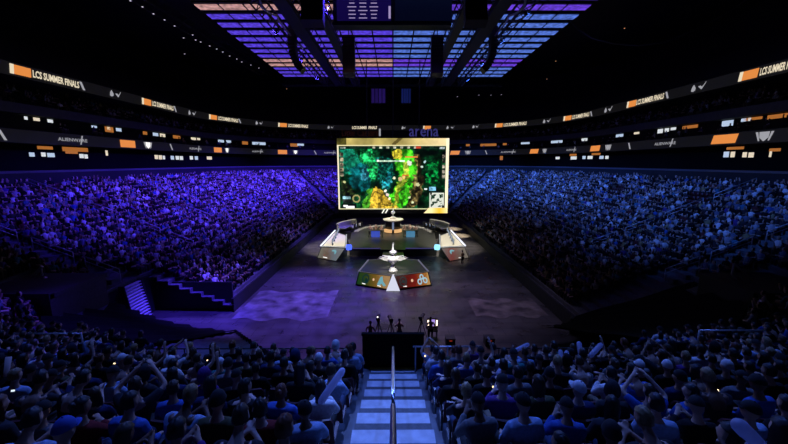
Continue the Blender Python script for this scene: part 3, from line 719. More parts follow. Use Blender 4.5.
m = MB(); m.lathe([(.1, .95), (.15, 1.05), (.03, 1.3)], n=12); m.build("finial", M_SILVER, tr, True)

# centre hexagonal desk
hx = empty("centre_desk", (0, 31.7, 0), "hexagonal black desk platform with green and red emblem panels at the front of the stage", "desk")
bot = [(-3.75, 1.6, 0), (0, 0, 0), (3.85, 1.5, 0), (3.2, 6.4, 0), (0, 7.2, 0), (-3.1, 6.4, 0)]
top = [(-3.4, 1.75, 1.35), (0, .35, 1.35), (3.5, 1.7, 1.35), (2.8, 5.8, 1.35), (0, 6.5, 1.35), (-2.75, 5.8, 1.35)]
m = MB(); m.hexa(bot, top); m.build("desk_body", M_STAGE, hx)
m = MB(); m.hexa([(x*.93, 3.3 + (y-3.3)*.93, 1.35) for x, y, z in top], [(x*.93, 3.3 + (y-3.3)*.93, 1.39) for x, y, z in top]); m.build("desk_top", M_STAGE2, hx)
m = MB()
for a, b in ((0, 5), (2, 3)): m.tube([Vector(top[a]) + Vector((0, 0, .05)), Vector(top[b]) + Vector((0, 0, .05))], .09, 6)
m.build("edge_strip", E_EDGEDIM, hx)
m = MB()
for a, b in ((3, 4), (4, 5), (0, 1), (1, 2)): m.tube([Vector(top[a]) + Vector((0, 0, .05)), Vector(top[b]) + Vector((0, 0, .05))], .035, 6)
m.build("edge_strip", emit("edge_grey", (.5, .5, .55), .15), hx)
def panel(a0, a1, b0, b1, u0, u1, off=.05):
    """quad on the sloped front face: bottom edge a0->a1, top edge b0->b1"""
    A0, A1, B0, B1 = Vector(a0), Vector(a1), Vector(b0), Vector(b1); nn = (A1 - A0).cross(B0 - A0).normalized()
    if nn.y > 0: nn = -nn
    return lambda u, v, o=off: (A0.lerp(A1, u)).lerp(B0.lerp(B1, u), v) + nn*o
def art(name, fn, polys, m, parent, off=.05, back=0.0):
    mb = MB()
    for P in polys:
        n = len(P); mb.add([fn(u, v, off) for u, v in P] + [fn(u, v, back) for u, v in P], [tuple(range(n)), tuple(reversed(range(n, 2*n)))] + [(i, n+i, n+(i+1)%n, (i+1)%n) for i in range(n)])
    return mb.build(name, m, parent)
def disc(cx, cy, rx, ry, n=18, a0=0, a1=360): return [(cx + rx*math.cos(math.radians(a0 + (a1-a0)*k/n)), cy + ry*math.sin(math.radians(a0 + (a1-a0)*k/n))) for k in range(n)]
def annulus(cx, cy, rx, ry, w, a0=0, a1=360, n=20):
    out = []
    for k in range(n):
        a, b = math.radians(a0 + (a1-a0)*k/n), math.radians(a0 + (a1-a0)*(k+1)/n)
        out.append([(cx + rx*math.cos(a), cy + ry*math.sin(a)), (cx + rx*math.cos(b), cy + ry*math.sin(b)), (cx + rx*w*math.cos(b), cy + ry*w*math.sin(b)), (cx + rx*w*math.cos(a), cy + ry*w*math.sin(a))])
    return out
def panel_mat(name, stops, s):
    """backlit printed panel: colour runs across the panel"""
    m = emit(name, (1, 1, 1), s, True); nt = m.node_tree; b = nt.nodes["Principled BSDF"]
    tc = nt.nodes.new("ShaderNodeTexCoord"); sp = nt.nodes.new("ShaderNodeSeparateXYZ"); n = nt.nodes.new("ShaderNodeTexNoise"); n.inputs["Scale"].default_value = 5
    ad = nt.nodes.new("ShaderNodeMath"); ad.operation = 'MULTIPLY_ADD'; ad.inputs[1].default_value = .25
    rp = nt.nodes.new("ShaderNodeValToRGB"); rp.color_ramp.elements[0].position = stops[0][0]; rp.color_ramp.elements[0].color = (*stops[0][1], 1); rp.color_ramp.elements[1].position = stops[-1][0]; rp.color_ramp.elements[1].color = (*stops[-1][1], 1)
    for p, c in stops[1:-1]: el = rp.color_ramp.elements.new(p); el.color = (*c, 1)
    nt.links.new(tc.outputs["Generated"], sp.inputs[0]); nt.links.new(tc.outputs["Object"], n.inputs["Vector"]); nt.links.new(n.outputs["Fac"], ad.inputs[0]); nt.links.new(sp.outputs["X"], ad.inputs[2])
    nt.links.new(ad.outputs[0], rp.inputs["Fac"]); nt.links.new(rp.outputs["Color"], b.inputs["Emission Color"]); return m
fG = panel(bot[0], bot[1], top[0], top[1], 0, 1); fR = panel(bot[1], bot[2], top[1], top[2], 0, 1)
art("emblem_panel", fG, [[(.03, .12), (.86, .1), (.93, .97), (.03, .97)]], panel_mat("panel_green_gold", [(.1, (.005, .07, .012)), (.45, (.06, .09, .008)), (.7, (.3, .16, .02)), (1.1, (.62, .36, .14))], .55), hx)["label"] = "green to gold emblem panel"
art("emblem_panel", fR, [[(.1, .12), (.97, .1), (.97, .97), (.04, .97)]], panel_mat("panel_red_gold", [(.1, (.03, .005, .006)), (.35, (.1, .01, .008)), (.7, (.3, .02, .012)), (.98, (.6, .22, .04)), (1.15, (.8, .45, .15))], .55), hx)["label"] = "dark red to gold emblem panel"
E_TEAL = emit("emblem_teal", (.25, .62, .72), .6); E_DKG = emit("emblem_deep_green", (.004, .05, .05), .5); E_DOT = emit("emblem_dot", (1, .62, .4), .8); E_ICE = emit("emblem_ice", (.42, .68, .8), .8)
art("round_emblem", fG, annulus(.25, .58, .1, .34, .68) + [disc(.27, .5, .035, .14)], E_DKG, hx, .08, .05)
art("round_emblem", fR, annulus(.26, .56, .1, .34, .72) + [[(.2, .5), (.3, .4), (.33, .6), (.24, .72)]], emit("emblem_slate", (.04, .06, .065), .5), hx, .08, .05)
art("centre_dot", fG, [disc(.47, .6, .025, .09)], E_DOT, hx, .08, .05); art("centre_dot", fR, [disc(.5, .55, .03, .1)], E_DOT, hx, .08, .05)
art("crest_emblem", fG, [[(.58, .3), (.66, .85), (.71, .9), (.74, .55), (.82, .3), (.76, .22), (.7, .4), (.64, .22)]], E_TEAL, hx, .08, .05)
art("crest_emblem", fR, annulus(.7, .4, .06, .22, .55) + annulus(.77, .72, .055, .2, .5) + annulus(.85, .45, .06, .22, .55), E_ICE, hx, .08, .05)
for f_, uu in ((fG, (.22, .64)), (fR, (.3, ))): art("small_caption", f_, [[(u - .045, .2), (u + .045, .17), (u + .045, .23), (u - .045, .26)] for u in uu], E_WHITE, hx, .08, .05)
m = MB(); m.hexa([(-.66, -.12, .05), (.66, -.12, .05), (.6, .2, .05), (-.6, .2, .05)], [(-.06, .28, 1.5), (.06, .28, 1.5), (.06, .4, 1.5), (-.06, .4, 1.5)]); m.build("pointed_light", emit("pointed_white", (.8, .82, 1.0), .85), hx)
t2 = empty("trophy", (0, 33.4, 1.4), "tall silver trophy with spread wings standing on the hexagonal centre desk", "trophy")
m = MB(); m.lathe([(.42, 0), (.45, .12), (.3, .3), (.16, .5), (.16, .75), (.34, .95), (.55, 1.2), (.5, 1.45), (.2, 1.6)], n=24); m.build("cup", M_SILVER, t2, True)
m = MB(); m.lathe([(.12, 1.6), (.14, 1.75), (.36, 1.9), (.36, 2.05), (.1, 2.2), (.09, 2.5), (.02, 2.95)], n=20); m.build("finial", M_SILVER, t2, True)
for sx in (-1, 1):
    m = MB()
    for k in range(4):
        z = 1.02 + .12*k; L = 1.55 - .28*abs(k - 1.2)
        m.hexa([(sx*.3, -.05, z), (sx*L*.7, -.12, z + .12), (sx*L, -.15, z + .3), (sx*.3, -.05, z + .2)], [(sx*.3, .05, z), (sx*L*.7, -.02, z + .12), (sx*L, -.1, z + .3), (sx*.3, .05, z + .2)])
    m.build("wing", M_SILVER, t2)

# player desks, one each side
def player_desk(sx, label, cols, edge):
    root = empty("player_desk", (0, 44, 0), label, "desk", None)
    X = lambda pts: [(sx*p[0], p[1], p[2]) for p in pts]
    m = MB(); m.hexa(X([(9.75, -.6, 0), (7.0, -2.3, 0), (6.6, 7.3, 0), (9.2, 10.5, 0)]), X([(9.3, .1, 1.3), (6.0, -.5, 1.3), (7.0, 7.5, 1.3), (9.1, 10.6, 1.3)])); m.build("desk_body", M_STAGE, root)
    m = MB(); m.hexa(X([(9.15, .4, 1.3), (6.2, -.1, 1.3), (7.05, 6.9, 1.3), (9.0, 9.8, 1.3)]), X([(9.15, .4, 1.36), (6.2, -.1, 1.36), (7.05, 6.9, 1.36), (9.0, 9.8, 1.36)])); m.build("desk_top", M_CREAM, root)
    m = MB(); m.tube(X([(9.35, .1, 1.45), (9.2, 10.6, 1.45)]), .1, 6); m.build("edge_strip", E_EDGE, root)
    m = MB(); m.tube(X([(9.35, .1, 1.42), (6.0, -.5, 1.42)]), .06, 6); m.tube(X([(6.0, -.5, 1.42), (7.0, 7.5, 1.42)]), .08, 6); m.build("edge_strip", emit("edge_soft", (.8, .82, .85), .5), root)
    f_ = panel(X([(9.75, -.6, 0)])[0], X([(7.0, -2.3, 0)])[0], X([(9.3, .1, 1.3)])[0], X([(6.0, -.5, 1.3)])[0], 0, 1)
    art("end_panel", f_, [[(.04, .06), (.96, .06), (.96, .95), (.04, .95)]], panel_mat("end_panel_art", cols, .42), root, .05)
    art("panel_emblem", f_, annulus(.62, .55, .13, .26, .5), E_TEAL, root, .08, .05); art("panel_emblem", f_, [disc(.35, .5, .1, .22)], emit("emblem_rose", (.5, .1, .08), .5), root, .08, .05)
    art("panel_caption", f_, [[(.3, .14), (.5, .12), (.5, .18), (.3, .2)]], E_WHITE, root, .08, .05)
    # curved cream back desk
    mb = MB(); mt = MB(); P = []
    for k in range(15):
        a = math.radians(176 - 40*k/14); P.append((8.9*math.cos(a), 9.9 + 8.6*math.sin(a)*.86))
    for k in range(14):
        (xa, ya), (xb, yb) = P[k], P[k+1]; q = .84
        mb.hexa(X([(-xa, ya, 1.1), (-xb, yb, 1.1), (-xb*.97, 9.9+(yb-9.9)*.97, 1.1), (-xa*.97, 9.9+(ya-9.9)*.97, 1.1)]), X([(-xa, ya, 2.5), (-xb, yb, 2.5), (-xb*.97, 9.9+(yb-9.9)*.97, 2.5), (-xa*.97, 9.9+(ya-9.9)*.97, 2.5)]))
        mt.hexa(X([(-xa*.97, ya, 1.75), (-xb*.97, yb, 1.75), (-xb*q, 9.9+(yb-9.9)*q, 1.75), (-xa*q, 9.9+(ya-9.9)*q, 1.75)]), X([(-xa*.97, ya, 1.85), (-xb*.97, yb, 1.85), (-xb*q, 9.9+(yb-9.9)*q, 1.85), (-xa*q, 9.9+(ya-9.9)*q, 1.85)]))
    mb.build("curved_wall", M_CREAM, root); mt.build("curved_desk", M_CREAM, root)
    m = MB(); m.tube(X([(-P[k][0], P[k][1], 2.52) for k in range(15)]), .06, 6); m.build("edge_strip", emit("edge_warm", (1, .9, .7), .5), root)
    m = MB(); m.lathe([(.34, 0), (.4, .3), (.34, .6)], c=(sx*5.6, -.7, 1.15), n=14); m.build("corner_lamp", E_BLUE if sx < 0 else E_CYAN, root)
    return root
player_desk(-1, "player desk on the violet side with a pale emblem end panel and cream curved back", [(.1, (.35, .36, .3)), (.5, (.3, .2, .14)), (.8, (.28, .34, .4)), (1.1, (.35, .36, .36))], 0)
player_desk(1, "player desk on the blue side with a reddish emblem end panel and cream curved back", [(.1, (.3, .32, .3)), (.45, (.34, .06, .05)), (.8, (.3, .22, .18)), (1.1, (.35, .3, .25))], 0)
# monitors on the player desks
msrc = None
for sx in (-1, 1):
    for k in range(5):
        y = 45.3 + k*2.0; x = sx*(8.0 + .12*k)
        lab = "black monitor on the %s player desk, %s from its end panel" % ("violet-side" if sx < 0 else "blue-side", ordinal(k+1))
        if msrc is None:
            msrc = empty("monitor", (x, y, 1.36), lab, "monitor", "monitors on the player desks")
            m = MB(); m.box((0, 0, .45), (.06, .95, .55)); m.build("monitor_shell", M_PLAST, msrc); m = MB(); m.box((.04, 0, .45), (.03, .88, .48)); m.build("monitor_screen", emit("monitor_glow", (.5, .62, .8), .5), msrc)
            m = MB(); m.box((-.02, 0, .1), (.05, .08, .22)); m.box((0, 0, .01), (.25, .35, .02)); m.build("monitor_stand", M_PLAST, msrc)
        else:
            o = copy_thing(msrc); o.location = (x, y, 1.36); o["label"] = lab
            o.rotation_euler = (0, 0, 0 if sx < 0 else PI)

# ------------------------------------------------------------------ people
def tmp_eval(o):
    dg = bpy.context.evaluated_depsgraph_get(); dg.update()
    me = bpy.data.meshes.new_from_object(o.evaluated_get(dg)); bpy.data.objects.remove(o); return me
def skin(nodes, edges, root, extra=None, voxel=.012, ratio=.2, name="m"):
    ks = list(nodes); ix = {k: i for i, k in enumerate(ks)}
    me = bpy.data.meshes.new("t"); me.from_pydata([nodes[k][0] for k in ks], [(ix[a], ix[b]) for a, b in edges], [])
    o = bpy.data.objects.new("t", me); C.objects.link(o); md = o.modifiers.new("s", 'SKIN')
    for k in ks:
        r = nodes[k][1]; r = r if isinstance(r, tuple) else (r, r)
        me.skin_vertices[0].data[ix[k]].radius = r; me.skin_vertices[0].data[ix[k]].use_root = (k == root)
    md.use_smooth_shade = True; sb_ = o.modifiers.new("u", 'SUBSURF'); sb_.levels = 1; sb_.render_levels = 1
    me1 = tmp_eval(o)
    if extra is not None or voxel:
        bm = bmesh.new(); bm.from_mesh(me1)
        if extra: 
            for e in extra: bm.from_mesh(e)
        me2 = bpy.data.meshes.new("t"); bm.to_mesh(me2); bm.free()
        o = bpy.data.objects.new("t", me2); C.objects.link(o)
        r = o.modifiers.new("r", 'REMESH'); r.mode = 'VOXEL'; r.voxel_size = voxel
        d_ = o.modifiers.new("d", 'DECIMATE'); d_.ratio = ratio
        me1 = tmp_eval(o)
    for p in me1.polygons: p.use_smooth = True
    me1.name = name; me1.materials.clear(); return me1
def head_mesh(M):
    bm = bmesh.new(); bmesh.ops.create_uvsphere(bm, u_segments=28, v_segments=20, radius=1.0)
    for v in bm.verts:
        x, y, z = v.co
        w = .078*(1 - .22*max(0, -z)**1.5); d_ = .098*(1 - .1*max(0, -z)); h = .122
        X, Y, Z = x*w, y*d_, z*h
        if y > 0:
            g = math.exp(-((x)/.17)**2 - ((z + .22)/.2)**2); Y += .026*g                    # nose
            for sx in (-1, 1): Y -= .012*math.exp(-((x - sx*.38)/.17)**2 - ((z - .05)/.12)**2)  # eye sockets
            Y += .007*math.exp(-(x/.3)**2 - ((z + .55)/.08)**2) - .006*math.exp(-(x/.3)**2 - ((z + .62)/.04)**2)  # lips, mouth
            Y += .012*math.exp(-(x/.3)**2 - ((z + .88)/.15)**2)                                # chin
        for sx in (-1, 1):
            g = math.exp(-((x - sx*.98)/.12)**2 - ((z + .08)/.22)**2 - ((y + .05)/.16)**2); X += sx*.02*g     # ears
        v.co = M @ Vector((X, Y, Z))
    me = bpy.data.meshes.new("h"); bm.to_mesh(me); bm.free(); return me
def finger_nodes(nodes, edges, wrist, side, hand_dir, spread):
    """palm, five unequal fingers with a bend, the thumb off the side of the palm"""
    w = Vector(nodes[wrist][0]); d = Vector(hand_dir).normalized(); s = Vector(spread).normalized(); nrm = d.cross(s).normalized()
    palm = wrist + "_palm"; nodes[palm] = (tuple(w + d*.055), (.034, .02)); edges.append((wrist, palm))
    for i, (off, L) in enumerate(((-.03, .062), (-.011, .078), (.01, .083), (.03, .074))):
        a = w + d*.085 + s*off; b = a + d*L*.5 + nrm*.006; c = b + d*L*.42 + nrm*.022
        ka, kb, kc = ["%s_f%d%s" % (wrist, i, q) for q in "abc"]
        nodes[ka] = (tuple(a), .0105); nodes[kb] = (tuple(b), .0095); nodes[kc] = (tuple(c), .008)
        edges += [(palm, ka), (ka, kb), (kb, kc)]
    a = w + d*.03 - s*.045; b = a + d*.035 - s*.018 + nrm*.012
    nodes[wrist + "_ta"] = (tuple(a), .0125); nodes[wrist + "_tb"] = (tuple(b), .0095); edges += [(wrist, wrist + "_ta"), (wrist + "_ta", wrist + "_tb")]
def make_person(nm, lean, el, er, hl, hr, look=(0, 0), stand=False, sleeve=1.0):
    """one figure; local frame: floor at z 0, facing +Y.  el/er elbows, hl/hr wrists"""
    hipz = .92 if stand else .5; R = Matrix.Rotation(-lean, 3, 'X')
    def T(p): v = R @ Vector((p[0], p[1], p[2])); return (v.x, v.y, v.z + hipz)
    N = {}; E = []
    N["pel"] = (T((0, 0, 0)), (.155, .115)); N["waist"] = (T((0, -.01, .16)), (.135, .1)); N["chest"] = (T((0, -.02, .36)), (.16, .115)); N["neck0"] = (T((0, -.02, .5)), (.075, .07)); N["neck"] = (T((0, 0, .57)), .055); N["skull"] = (T((0, .02, .64)), .06)
    E += [("pel", "waist"), ("waist", "chest"), ("chest", "neck0"), ("neck0", "neck"), ("neck", "skull")]
    for s, sx, e_, h_ in (("l", -1, el, hl), ("r", 1, er, hr)):
        N[s + "sh"] = (T((sx*.185, -.02, .44)), .062); N[s + "el"] = (e_, .043); N[s + "wr"] = (h_, .029)
        E += [("chest", s + "sh"), (s + "sh", s + "el"), (s + "el", s + "wr")]
        if stand: N[s + "hip"] = ((sx*.1, 0, .86), .092); N[s + "kn"] = ((sx*.11, .02, .49), .06); N[s + "an"] = ((sx*.12, -.01, .09), .04); N[s + "to"] = ((sx*.14, .16, .04), .035)
        else: N[s + "hip"] = ((sx*.1, .02, .5), .088); N[s + "kn"] = ((sx*.15, .43, .5), .062); N[s + "an"] = ((sx*.15, .4, .1), .04); N[s + "to"] = ((sx*.17, .56, .045), .035)
        E += [("pel", s + "hip"), (s + "hip", s + "kn"), (s + "kn", s + "an"), (s + "an", s + "to")]
    NB = dict(N); EB = list(E)
    for s, e_, h_ in (("l", el, hl), ("r", er, hr)):
        d = Vector(h_) - Vector(e_); sp = d.cross(Vector((0, 0, 1))) if abs(d.normalized().z) < .9 else Vector((0, 1, 0))
        if s == "l": sp = -sp
        finger_nodes(NB, EB, s + "wr", s, d, sp)
    hc = Vector(T((0, .035, .7))); HM = Matrix.Translation(hc) @ Matrix.Rotation(look[0], 4, 'Z') @ Matrix.Rotation(look[1] - lean*.4, 4, 'X')
    body = skin(NB, EB, "pel", [head_mesh(HM)], .011, .17, nm + "_body")
    def sub(keys, grow, root, vox=.02, ratio=.4, over={}):
        n = {}
        for k in keys:
            p, r = over.get(k, N[k]) if k in over else N[k]; r = r if isinstance(r, tuple) else (r, r); n[k] = (p, tuple(q + grow for q in r))
        e = [(a, b) for a, b in E if a in n and b in n]; return skin(n, e, root, None, vox, ratio, nm + "_cloth")
    def lerp(a, b, t): return tuple(Vector(a).lerp(Vector(b), t))
    ov = {}
    for s in "lr":
        if sleeve < 1: ov[s + "el"] = (lerp(N[s + "sh"][0], N[s + "el"][0], sleeve), .05)
        else: ov[s + "wr"] = (lerp(N[s + "el"][0], N[s + "wr"][0], .92), .03)
        ov[s + "an"] = (lerp(N[s + "kn"][0], N[s + "an"][0], .9), .045)
    ov["neck0"] = (N["neck0"][0], (.06, .055)); ov["pelT"] = N["pel"]
    keys = ["pel", "waist", "chest", "neck0", "lsh", "rsh", "lel", "rel"] + (["lwr", "rwr"] if sleeve >= 1 else [])
    ov["chest"] = (N["chest"][0], (.17, .128)); ov["lsh"] = (N["lsh"][0], .07); ov["rsh"] = (N["rsh"][0], .07); ov["neck0"] = (N["neck0"][0], (.072, .068))
    shirt = sub(keys, .021, "pel", over=ov); legs = sub(["pel", "lhip", "rhip", "lkn", "rkn", "lan", "ran"], .012, "pel", over=ov)
    return dict(body=body, shirt=shirt, legs=legs, head=HM)
def hair_mesh(kind):
    bm = bmesh.new(); bmesh.ops.create_uvsphere(bm, u_segments=24, v_segments=18, radius=1.0)
    if kind in ("short", "long", "bun"):
        dele = [v for v in bm.verts if v.co.z < (-.35 if v.co.y < -.1 else .38 - .5*min(0, v.co.y)) and not (kind == "long" and v.co.y < .15)]
        bmesh.ops.delete(bm, geom=dele, context='VERTS')
        for v in bm.verts:
            x, y, z = v.co; n = 1 + .04*math.sin(11*x + 7*z) + .03*math.sin(17*y + 5*x)
            zz = z*.133*n
            if kind == "long" and z < 0: zz = z*.34; x *= 1 + .25*abs(z); y -= .1*abs(z)
            v.co = Vector((x*.09*n, y*.11*n - .004, zz + .006))
        if kind == "bun":
            r = bmesh.ops.create_uvsphere(bm, u_segments=14, v_segments=10, radius=.042)
            for v in r["verts"]: v.co += Vector((0, -.095, .085))
    elif kind == "cap":
        bmesh.ops.delete(bm, geom=[v for v in bm.verts if v.co.z < .12], context='VERTS')
        for v in bm.verts: x, y, z = v.co; v.co = Vector((x*.092, y*.112, z*.135 + .012))
        top, low = [], []
        vs = []
        for k in range(9):
            a = math.radians(20 + 140*k/8)
            vs.append((bm.verts.new((.088*math.cos(a), .105*math.sin(a), .032)), bm.verts.new((.085*math.cos(a), .105*math.sin(a) + .075*math.sin(a), .012)), bm.verts.new((.085*math.cos(a), .105*math.sin(a) + .075*math.sin(a), .004)), bm.verts.new((.088*math.cos(a), .105*math.sin(a), .022))))
        for k in range(8):
            for q in range(4): bm.faces.new((vs[k][q], vs[k+1][q], vs[k+1][(q+1) % 4], vs[k][(q+1) % 4]))
        r = bmesh.ops.create_uvsphere(bm, u_segments=8, v_segments=6, radius=.01)
        for v in r["verts"]: v.co += Vector((0, 0, .15))
    elif kind == "beanie":
        bmesh.ops.delete(bm, geom=[v for v in bm.verts if v.co.z < -.02 + .25*max(0, v.co.y)], context='VERTS')
        for v in bm.verts: x, y, z = v.co; f = 1.06 if z < .18 else 1.0; v.co = Vector((x*.093*f, y*.113*f, z*.15 + .01))
    elif kind == "hood":
        bmesh.ops.delete(bm, geom=[v for v in bm.verts if v.co.y > .35 and v.co.z < .75], context='VERTS')
        for v in bm.verts: x, y, z = v.co; v.co = Vector((x*.115*(1 + .25*max(0, -z)), y*.135 - .01, z*.155))
    me = bpy.data.meshes.new("hair_" + kind); bm.to_mesh(me); bm.free()
    for p in me.polygons: p.use_smooth = True
    return me
VAR = [make_person("a", .02, (-.26, .02, .70), (.26, .02, .70), (-.15, .24, .61), (.15, .24, .61)),
       make_person("b", .42, (-.2, .36, .66), (.2, .36, .66), (-.05, .5, .78), (.05, .5, .78), (.1, 0), sleeve=.8),
       make_person("c", -.06, (-.27, .1, .74), (.27, .1, .74), (.02, .2, .8), (-.02, .24, .83), (-.25, 0)),
       make_person("d", .0, (-.26, .04, .70), (.34, .12, 1.1), (-.15, .25, .61), (.28, .22, 1.34), (.05, 0), sleeve=.75),
       make_person("e", .08, (-.26, .12, .74), (.26, .12, .74), (-.07, .33, .9), (.07, .33, .9), (0, -.2)),
       make_person("f", .0, (-.33, .18, 1.06), (.33, .18, 1.06), (-.11, .36, 1.28), (.11, .36, 1.28), (.2, .1), sleeve=.8),
       make_person("g", -.12, (-.28, 0, .7), (.28, 0, .7), (-.2, .2, .6), (.1, .26, .62), (.3, .12), sleeve=.7)]
STAND = [make_person("s", .02, (-.29, -.02, 1.1), (.29, .0, 1.1), (-.27, .14, .9), (.25, .2, .98), (0, 0), True),
         make_person("t", .08, (-.28, .12, 1.14), (.28, .1, 1.14), (-.08, .36, 1.3), (.1, .34, 1.28), (.1, 0), True)]
HAIR = {k: hair_mesh(k) for k in ("short", "long", "bun", "cap", "beanie", "hood")}
SHIRTS = {"black": (.012, .012, .014), "charcoal": (.035, .035, .04), "navy": (.02, .03, .09), "grey": (.16, .16, .17), "white": (.72, .72, .74), "pale blue": (.3, .42, .62),
          "dark red": (.16, .02, .02), "teal": (.03, .18, .18), "purple": (.1, .04, .2), "olive": (.08, .08, .04), "blue": (.05, .12, .42)}
MSH = {k: mat("cloth_" + k.replace(" ", "_"), c, .9, noise=.2, nscale=25, bump=.15, spec=.15) for k, c in SHIRTS.items()}
MHAIR = {k: mat("hair_" + k, c, .55, noise=.35, nscale=40) for k, c in {"black": (.012, .01, .009), "brown": (.05, .028, .014), "blond": (.28, .19, .09), "auburn": (.12, .035, .012)}.items()}
MSKIN = [mat("skin_%d" % i, c, .55, noise=.06) for i, c in enumerate(((.55, .34, .25), (.42, .25, .17), (.2, .1, .06), (.62, .42, .33)))]
MLEGS = [mat("jeans_blue", (.03, .05, .11), .9, noise=.25, nscale=30), mat("trousers_black", (.012, .012, .013), .9, noise=.2), mat("trousers_khaki", (.14, .11, .07), .9, noise=.2)]
for v in VAR + STAND:
    for k, m in (("body", MSKIN[0]), ("shirt", MSH["black"]), ("legs", MLEGS[0])): v[k].materials.append(m)
for k, m in HAIR.items(): m.materials.append(MHAIR["black"])
def slot(o, m): o.material_slots[0].link = 'OBJECT'; o.material_slots[0].material = m
def place_person(var, pos, rz, label, shirt, hair, haircol, skin_i, legs_i, group, sc=1.0):
    o = bpy.data.objects.new("person", var["body"]); C.objects.link(o); slot(o, MSKIN[skin_i]); o.location = pos; o.rotation_euler = (0, 0, rz); o.scale = (sc, sc, sc)
    tag(o, label, "person", group)
    for nm, me, m in (("shirt", var["shirt"], MSH[shirt]), ("trousers", var["legs"], MLEGS[legs_i])):
        c = bpy.data.objects.new(nm, me); C.objects.link(c); c.parent = o; slot(c, m)
    c = bpy.data.objects.new({"cap": "cap", "beanie": "beanie", "hood": "hood"}.get(hair, "hair"), HAIR[hair]); C.objects.link(c); c.parent = o; c.matrix_local = var["head"]
    slot(c, haircol); return o

# ------------------------------------------------------------------ seat positions
PITCHS = .54
AISLES = [24.7, 34.3, 43.9, 53.5, 63.1, 72.7]
seats = []   # x, y, z, rz, block, row, index from the block's aisle
for k in range(1, NROW - 1):
    e = (k + .62)*TD; z = .6 + RS*k
    for side in (-1, 1):
        y = YN + .3
        while y < YF:
            if min(abs(y - a) for a in AISLES) > .62 and not any(cut(side*(HX+R0+e) + dx_, y + dy_, e - .8*(dx_ != 0)) for dx_ in (0, .35) for dy_ in (-.5, 0, .5)) and not (y < 26 and e < 9):
                seats.append((side*(HX+R0+e), y, z, PI/2 if side > 0 else -PI/2, "side", k, 0, side))
            y += PITCHS
        r = R0 + e; na = int(r*PI/2/PITCHS)
        for q in range(na):
            a = (q + .5)/na*PI/2; deg = math.degrees(a)
            if any(abs(deg - g)*PI/180*r < .75 for g in (24, 52)): continue
            seats.append((side*(HX + r*math.cos(a)), YF + r*math.sin(a), z, (PI/2 - (PI/2 - a)) * 1.0 if False else (math.atan2(-math.cos(a)*side, 0) if False else 0), "far", k, a, side))
    x = -HX
    while x < HX:
        seats.append((x, YF + R0 + e, z, PI, "farmid", k, 0, 0)); x += PITCHS
    # near corners and near end
    for side in (-1, 1):
        r = (R0 + 1.6)/2 + e; na = int(r*PI/2/PITCHS/1.1)
        for q in range(na):
            a = (q + .5)/na*PI/2; X = side*(HX + (R0+e)*math.cos(a)); Y = YN - (1.6+e)*math.sin(a)
            if e < 9.0 or in_portal(X, Y): continue
            if a < math.radians(1.5): continue
            seats.append((X, Y, z, 0, "corner", k, q, side))
        if k >= 15:
            for q in range(16):
                X = side*(1.12 + q*.565)
                if abs(X) > 9.6: break
                seats.append((X, YN - 1.6 - e, z, 0, "end", k, q + 1, side))
def face_dir(s):
    """unit vector from the seat towards the hall"""
    x, y, z, rz, blk, k, a, side = s
    if blk == "side": return (-side, 0.0)
    if blk == "far": return (-side*math.cos(a), -math.sin(a))
    if blk == "farmid": return (0.0, -1.0)
    if blk == "end": return (0.0, 1.0)
    e = (k + .62)*TD; dx = x - side*HX; dy = (y - YN); l = math.hypot(dx, dy); return (-dx/l, -dy/l)
inview, rest, beside = [], [], []
for s in seats:
    q = proj((s[0], s[1], s[2] + 1.1))
    if q is None: continue
    q2 = proj((s[0], s[1], s[2] + 1.25))
    if s[4] in ("end", "corner") and q2 and -15 < q[0] < 803 and q2[1] < 446: inview.append((q[2], s, q))
    elif s[4] in ("end", "corner"):
        if q[2] > 2.6 and -190 < q[0] < 980 and (q2[0] < -15 or q2[0] > 803): beside.append(s)
    elif -40 < q[0] < 830: rest.append(s)
inview.sort(key=lambda t: t[0])
NPER = 268
near = inview[:NPER + 26]; rest += [t[1] for t in inview[NPER + 26:]] + beside
# people whose look the photograph shows
want = [(322, 354, "cap", "white", "short"), (164, 361, "cap", "white", None), (125, 360, "cap", "white", None), (221, 361, "cap", "white", None), (661, 366, "beanie", "pale", "grey"), (630, 370, "cap", "white", None),
        (725, 366, "beanie", "pale", None), (575, 395, "cap", "pale", None), (428, 351, "shirt", "pale blue", None), (420, 371, "shirt", "white", None), (352, 368, "shirt", "pale blue", None), (310, 400, "shirt", "white", None), (170, 408, "shirt", "blue", None), (330, 440, "shirt", "pale blue", None),
        (150, 430, "shirt", "blue", None), (65, 442, "cap", "blue", None), (500, 362, "shirt", "white", None), (486, 425, "shirt", "grey", None), (515, 395, "shirt", "grey", None), (640, 418, "shirt", "pale blue", None), (632, 405, "shirt", "blue", None), (765, 410, "shirt", "blue", None), (690, 350, "shirt", "blue", None), (545, 440, "shirt", "pale blue", None), (750, 440, "shirt", "pale blue", None), (245, 428, "shirt", "dark red", None), (92, 432, "shirt", "dark red", None)]
pick = {}
for (px, py, part_, col, _x) in want:
    best = min(((t[2][0] - px)**2 + (t[2][1] - py - (4 if part_ != "shirt" else -8))**2, i) for i, t in enumerate(near) if i not in pick); pick[best[1]] = (part_, col)
MCAPW = mat("cap_white_cloth", (.75, .75, .78), .85, noise=.1, nscale=40); MCAPB = mat("cap_black_cloth", (.015, .015, .017), .9, noise=.2); MCAPBL = mat("cap_blue_cloth", (.03, .08, .4), .85, noise=.15)
def where(s, small=False):
    blk, k, a, side = s[4], s[5], s[6], s[7]; r = ordinal(k - 14 if blk == "end" else k - 9)
    if blk == "end": return "%s row up, %s seat %s of aisle" % (r, ordinal(a), "left" if side < 0 else "right")
    return "%s row of %s corner block, %s seat" % (r, "left" if side < 0 else "right", ordinal(a + 1))
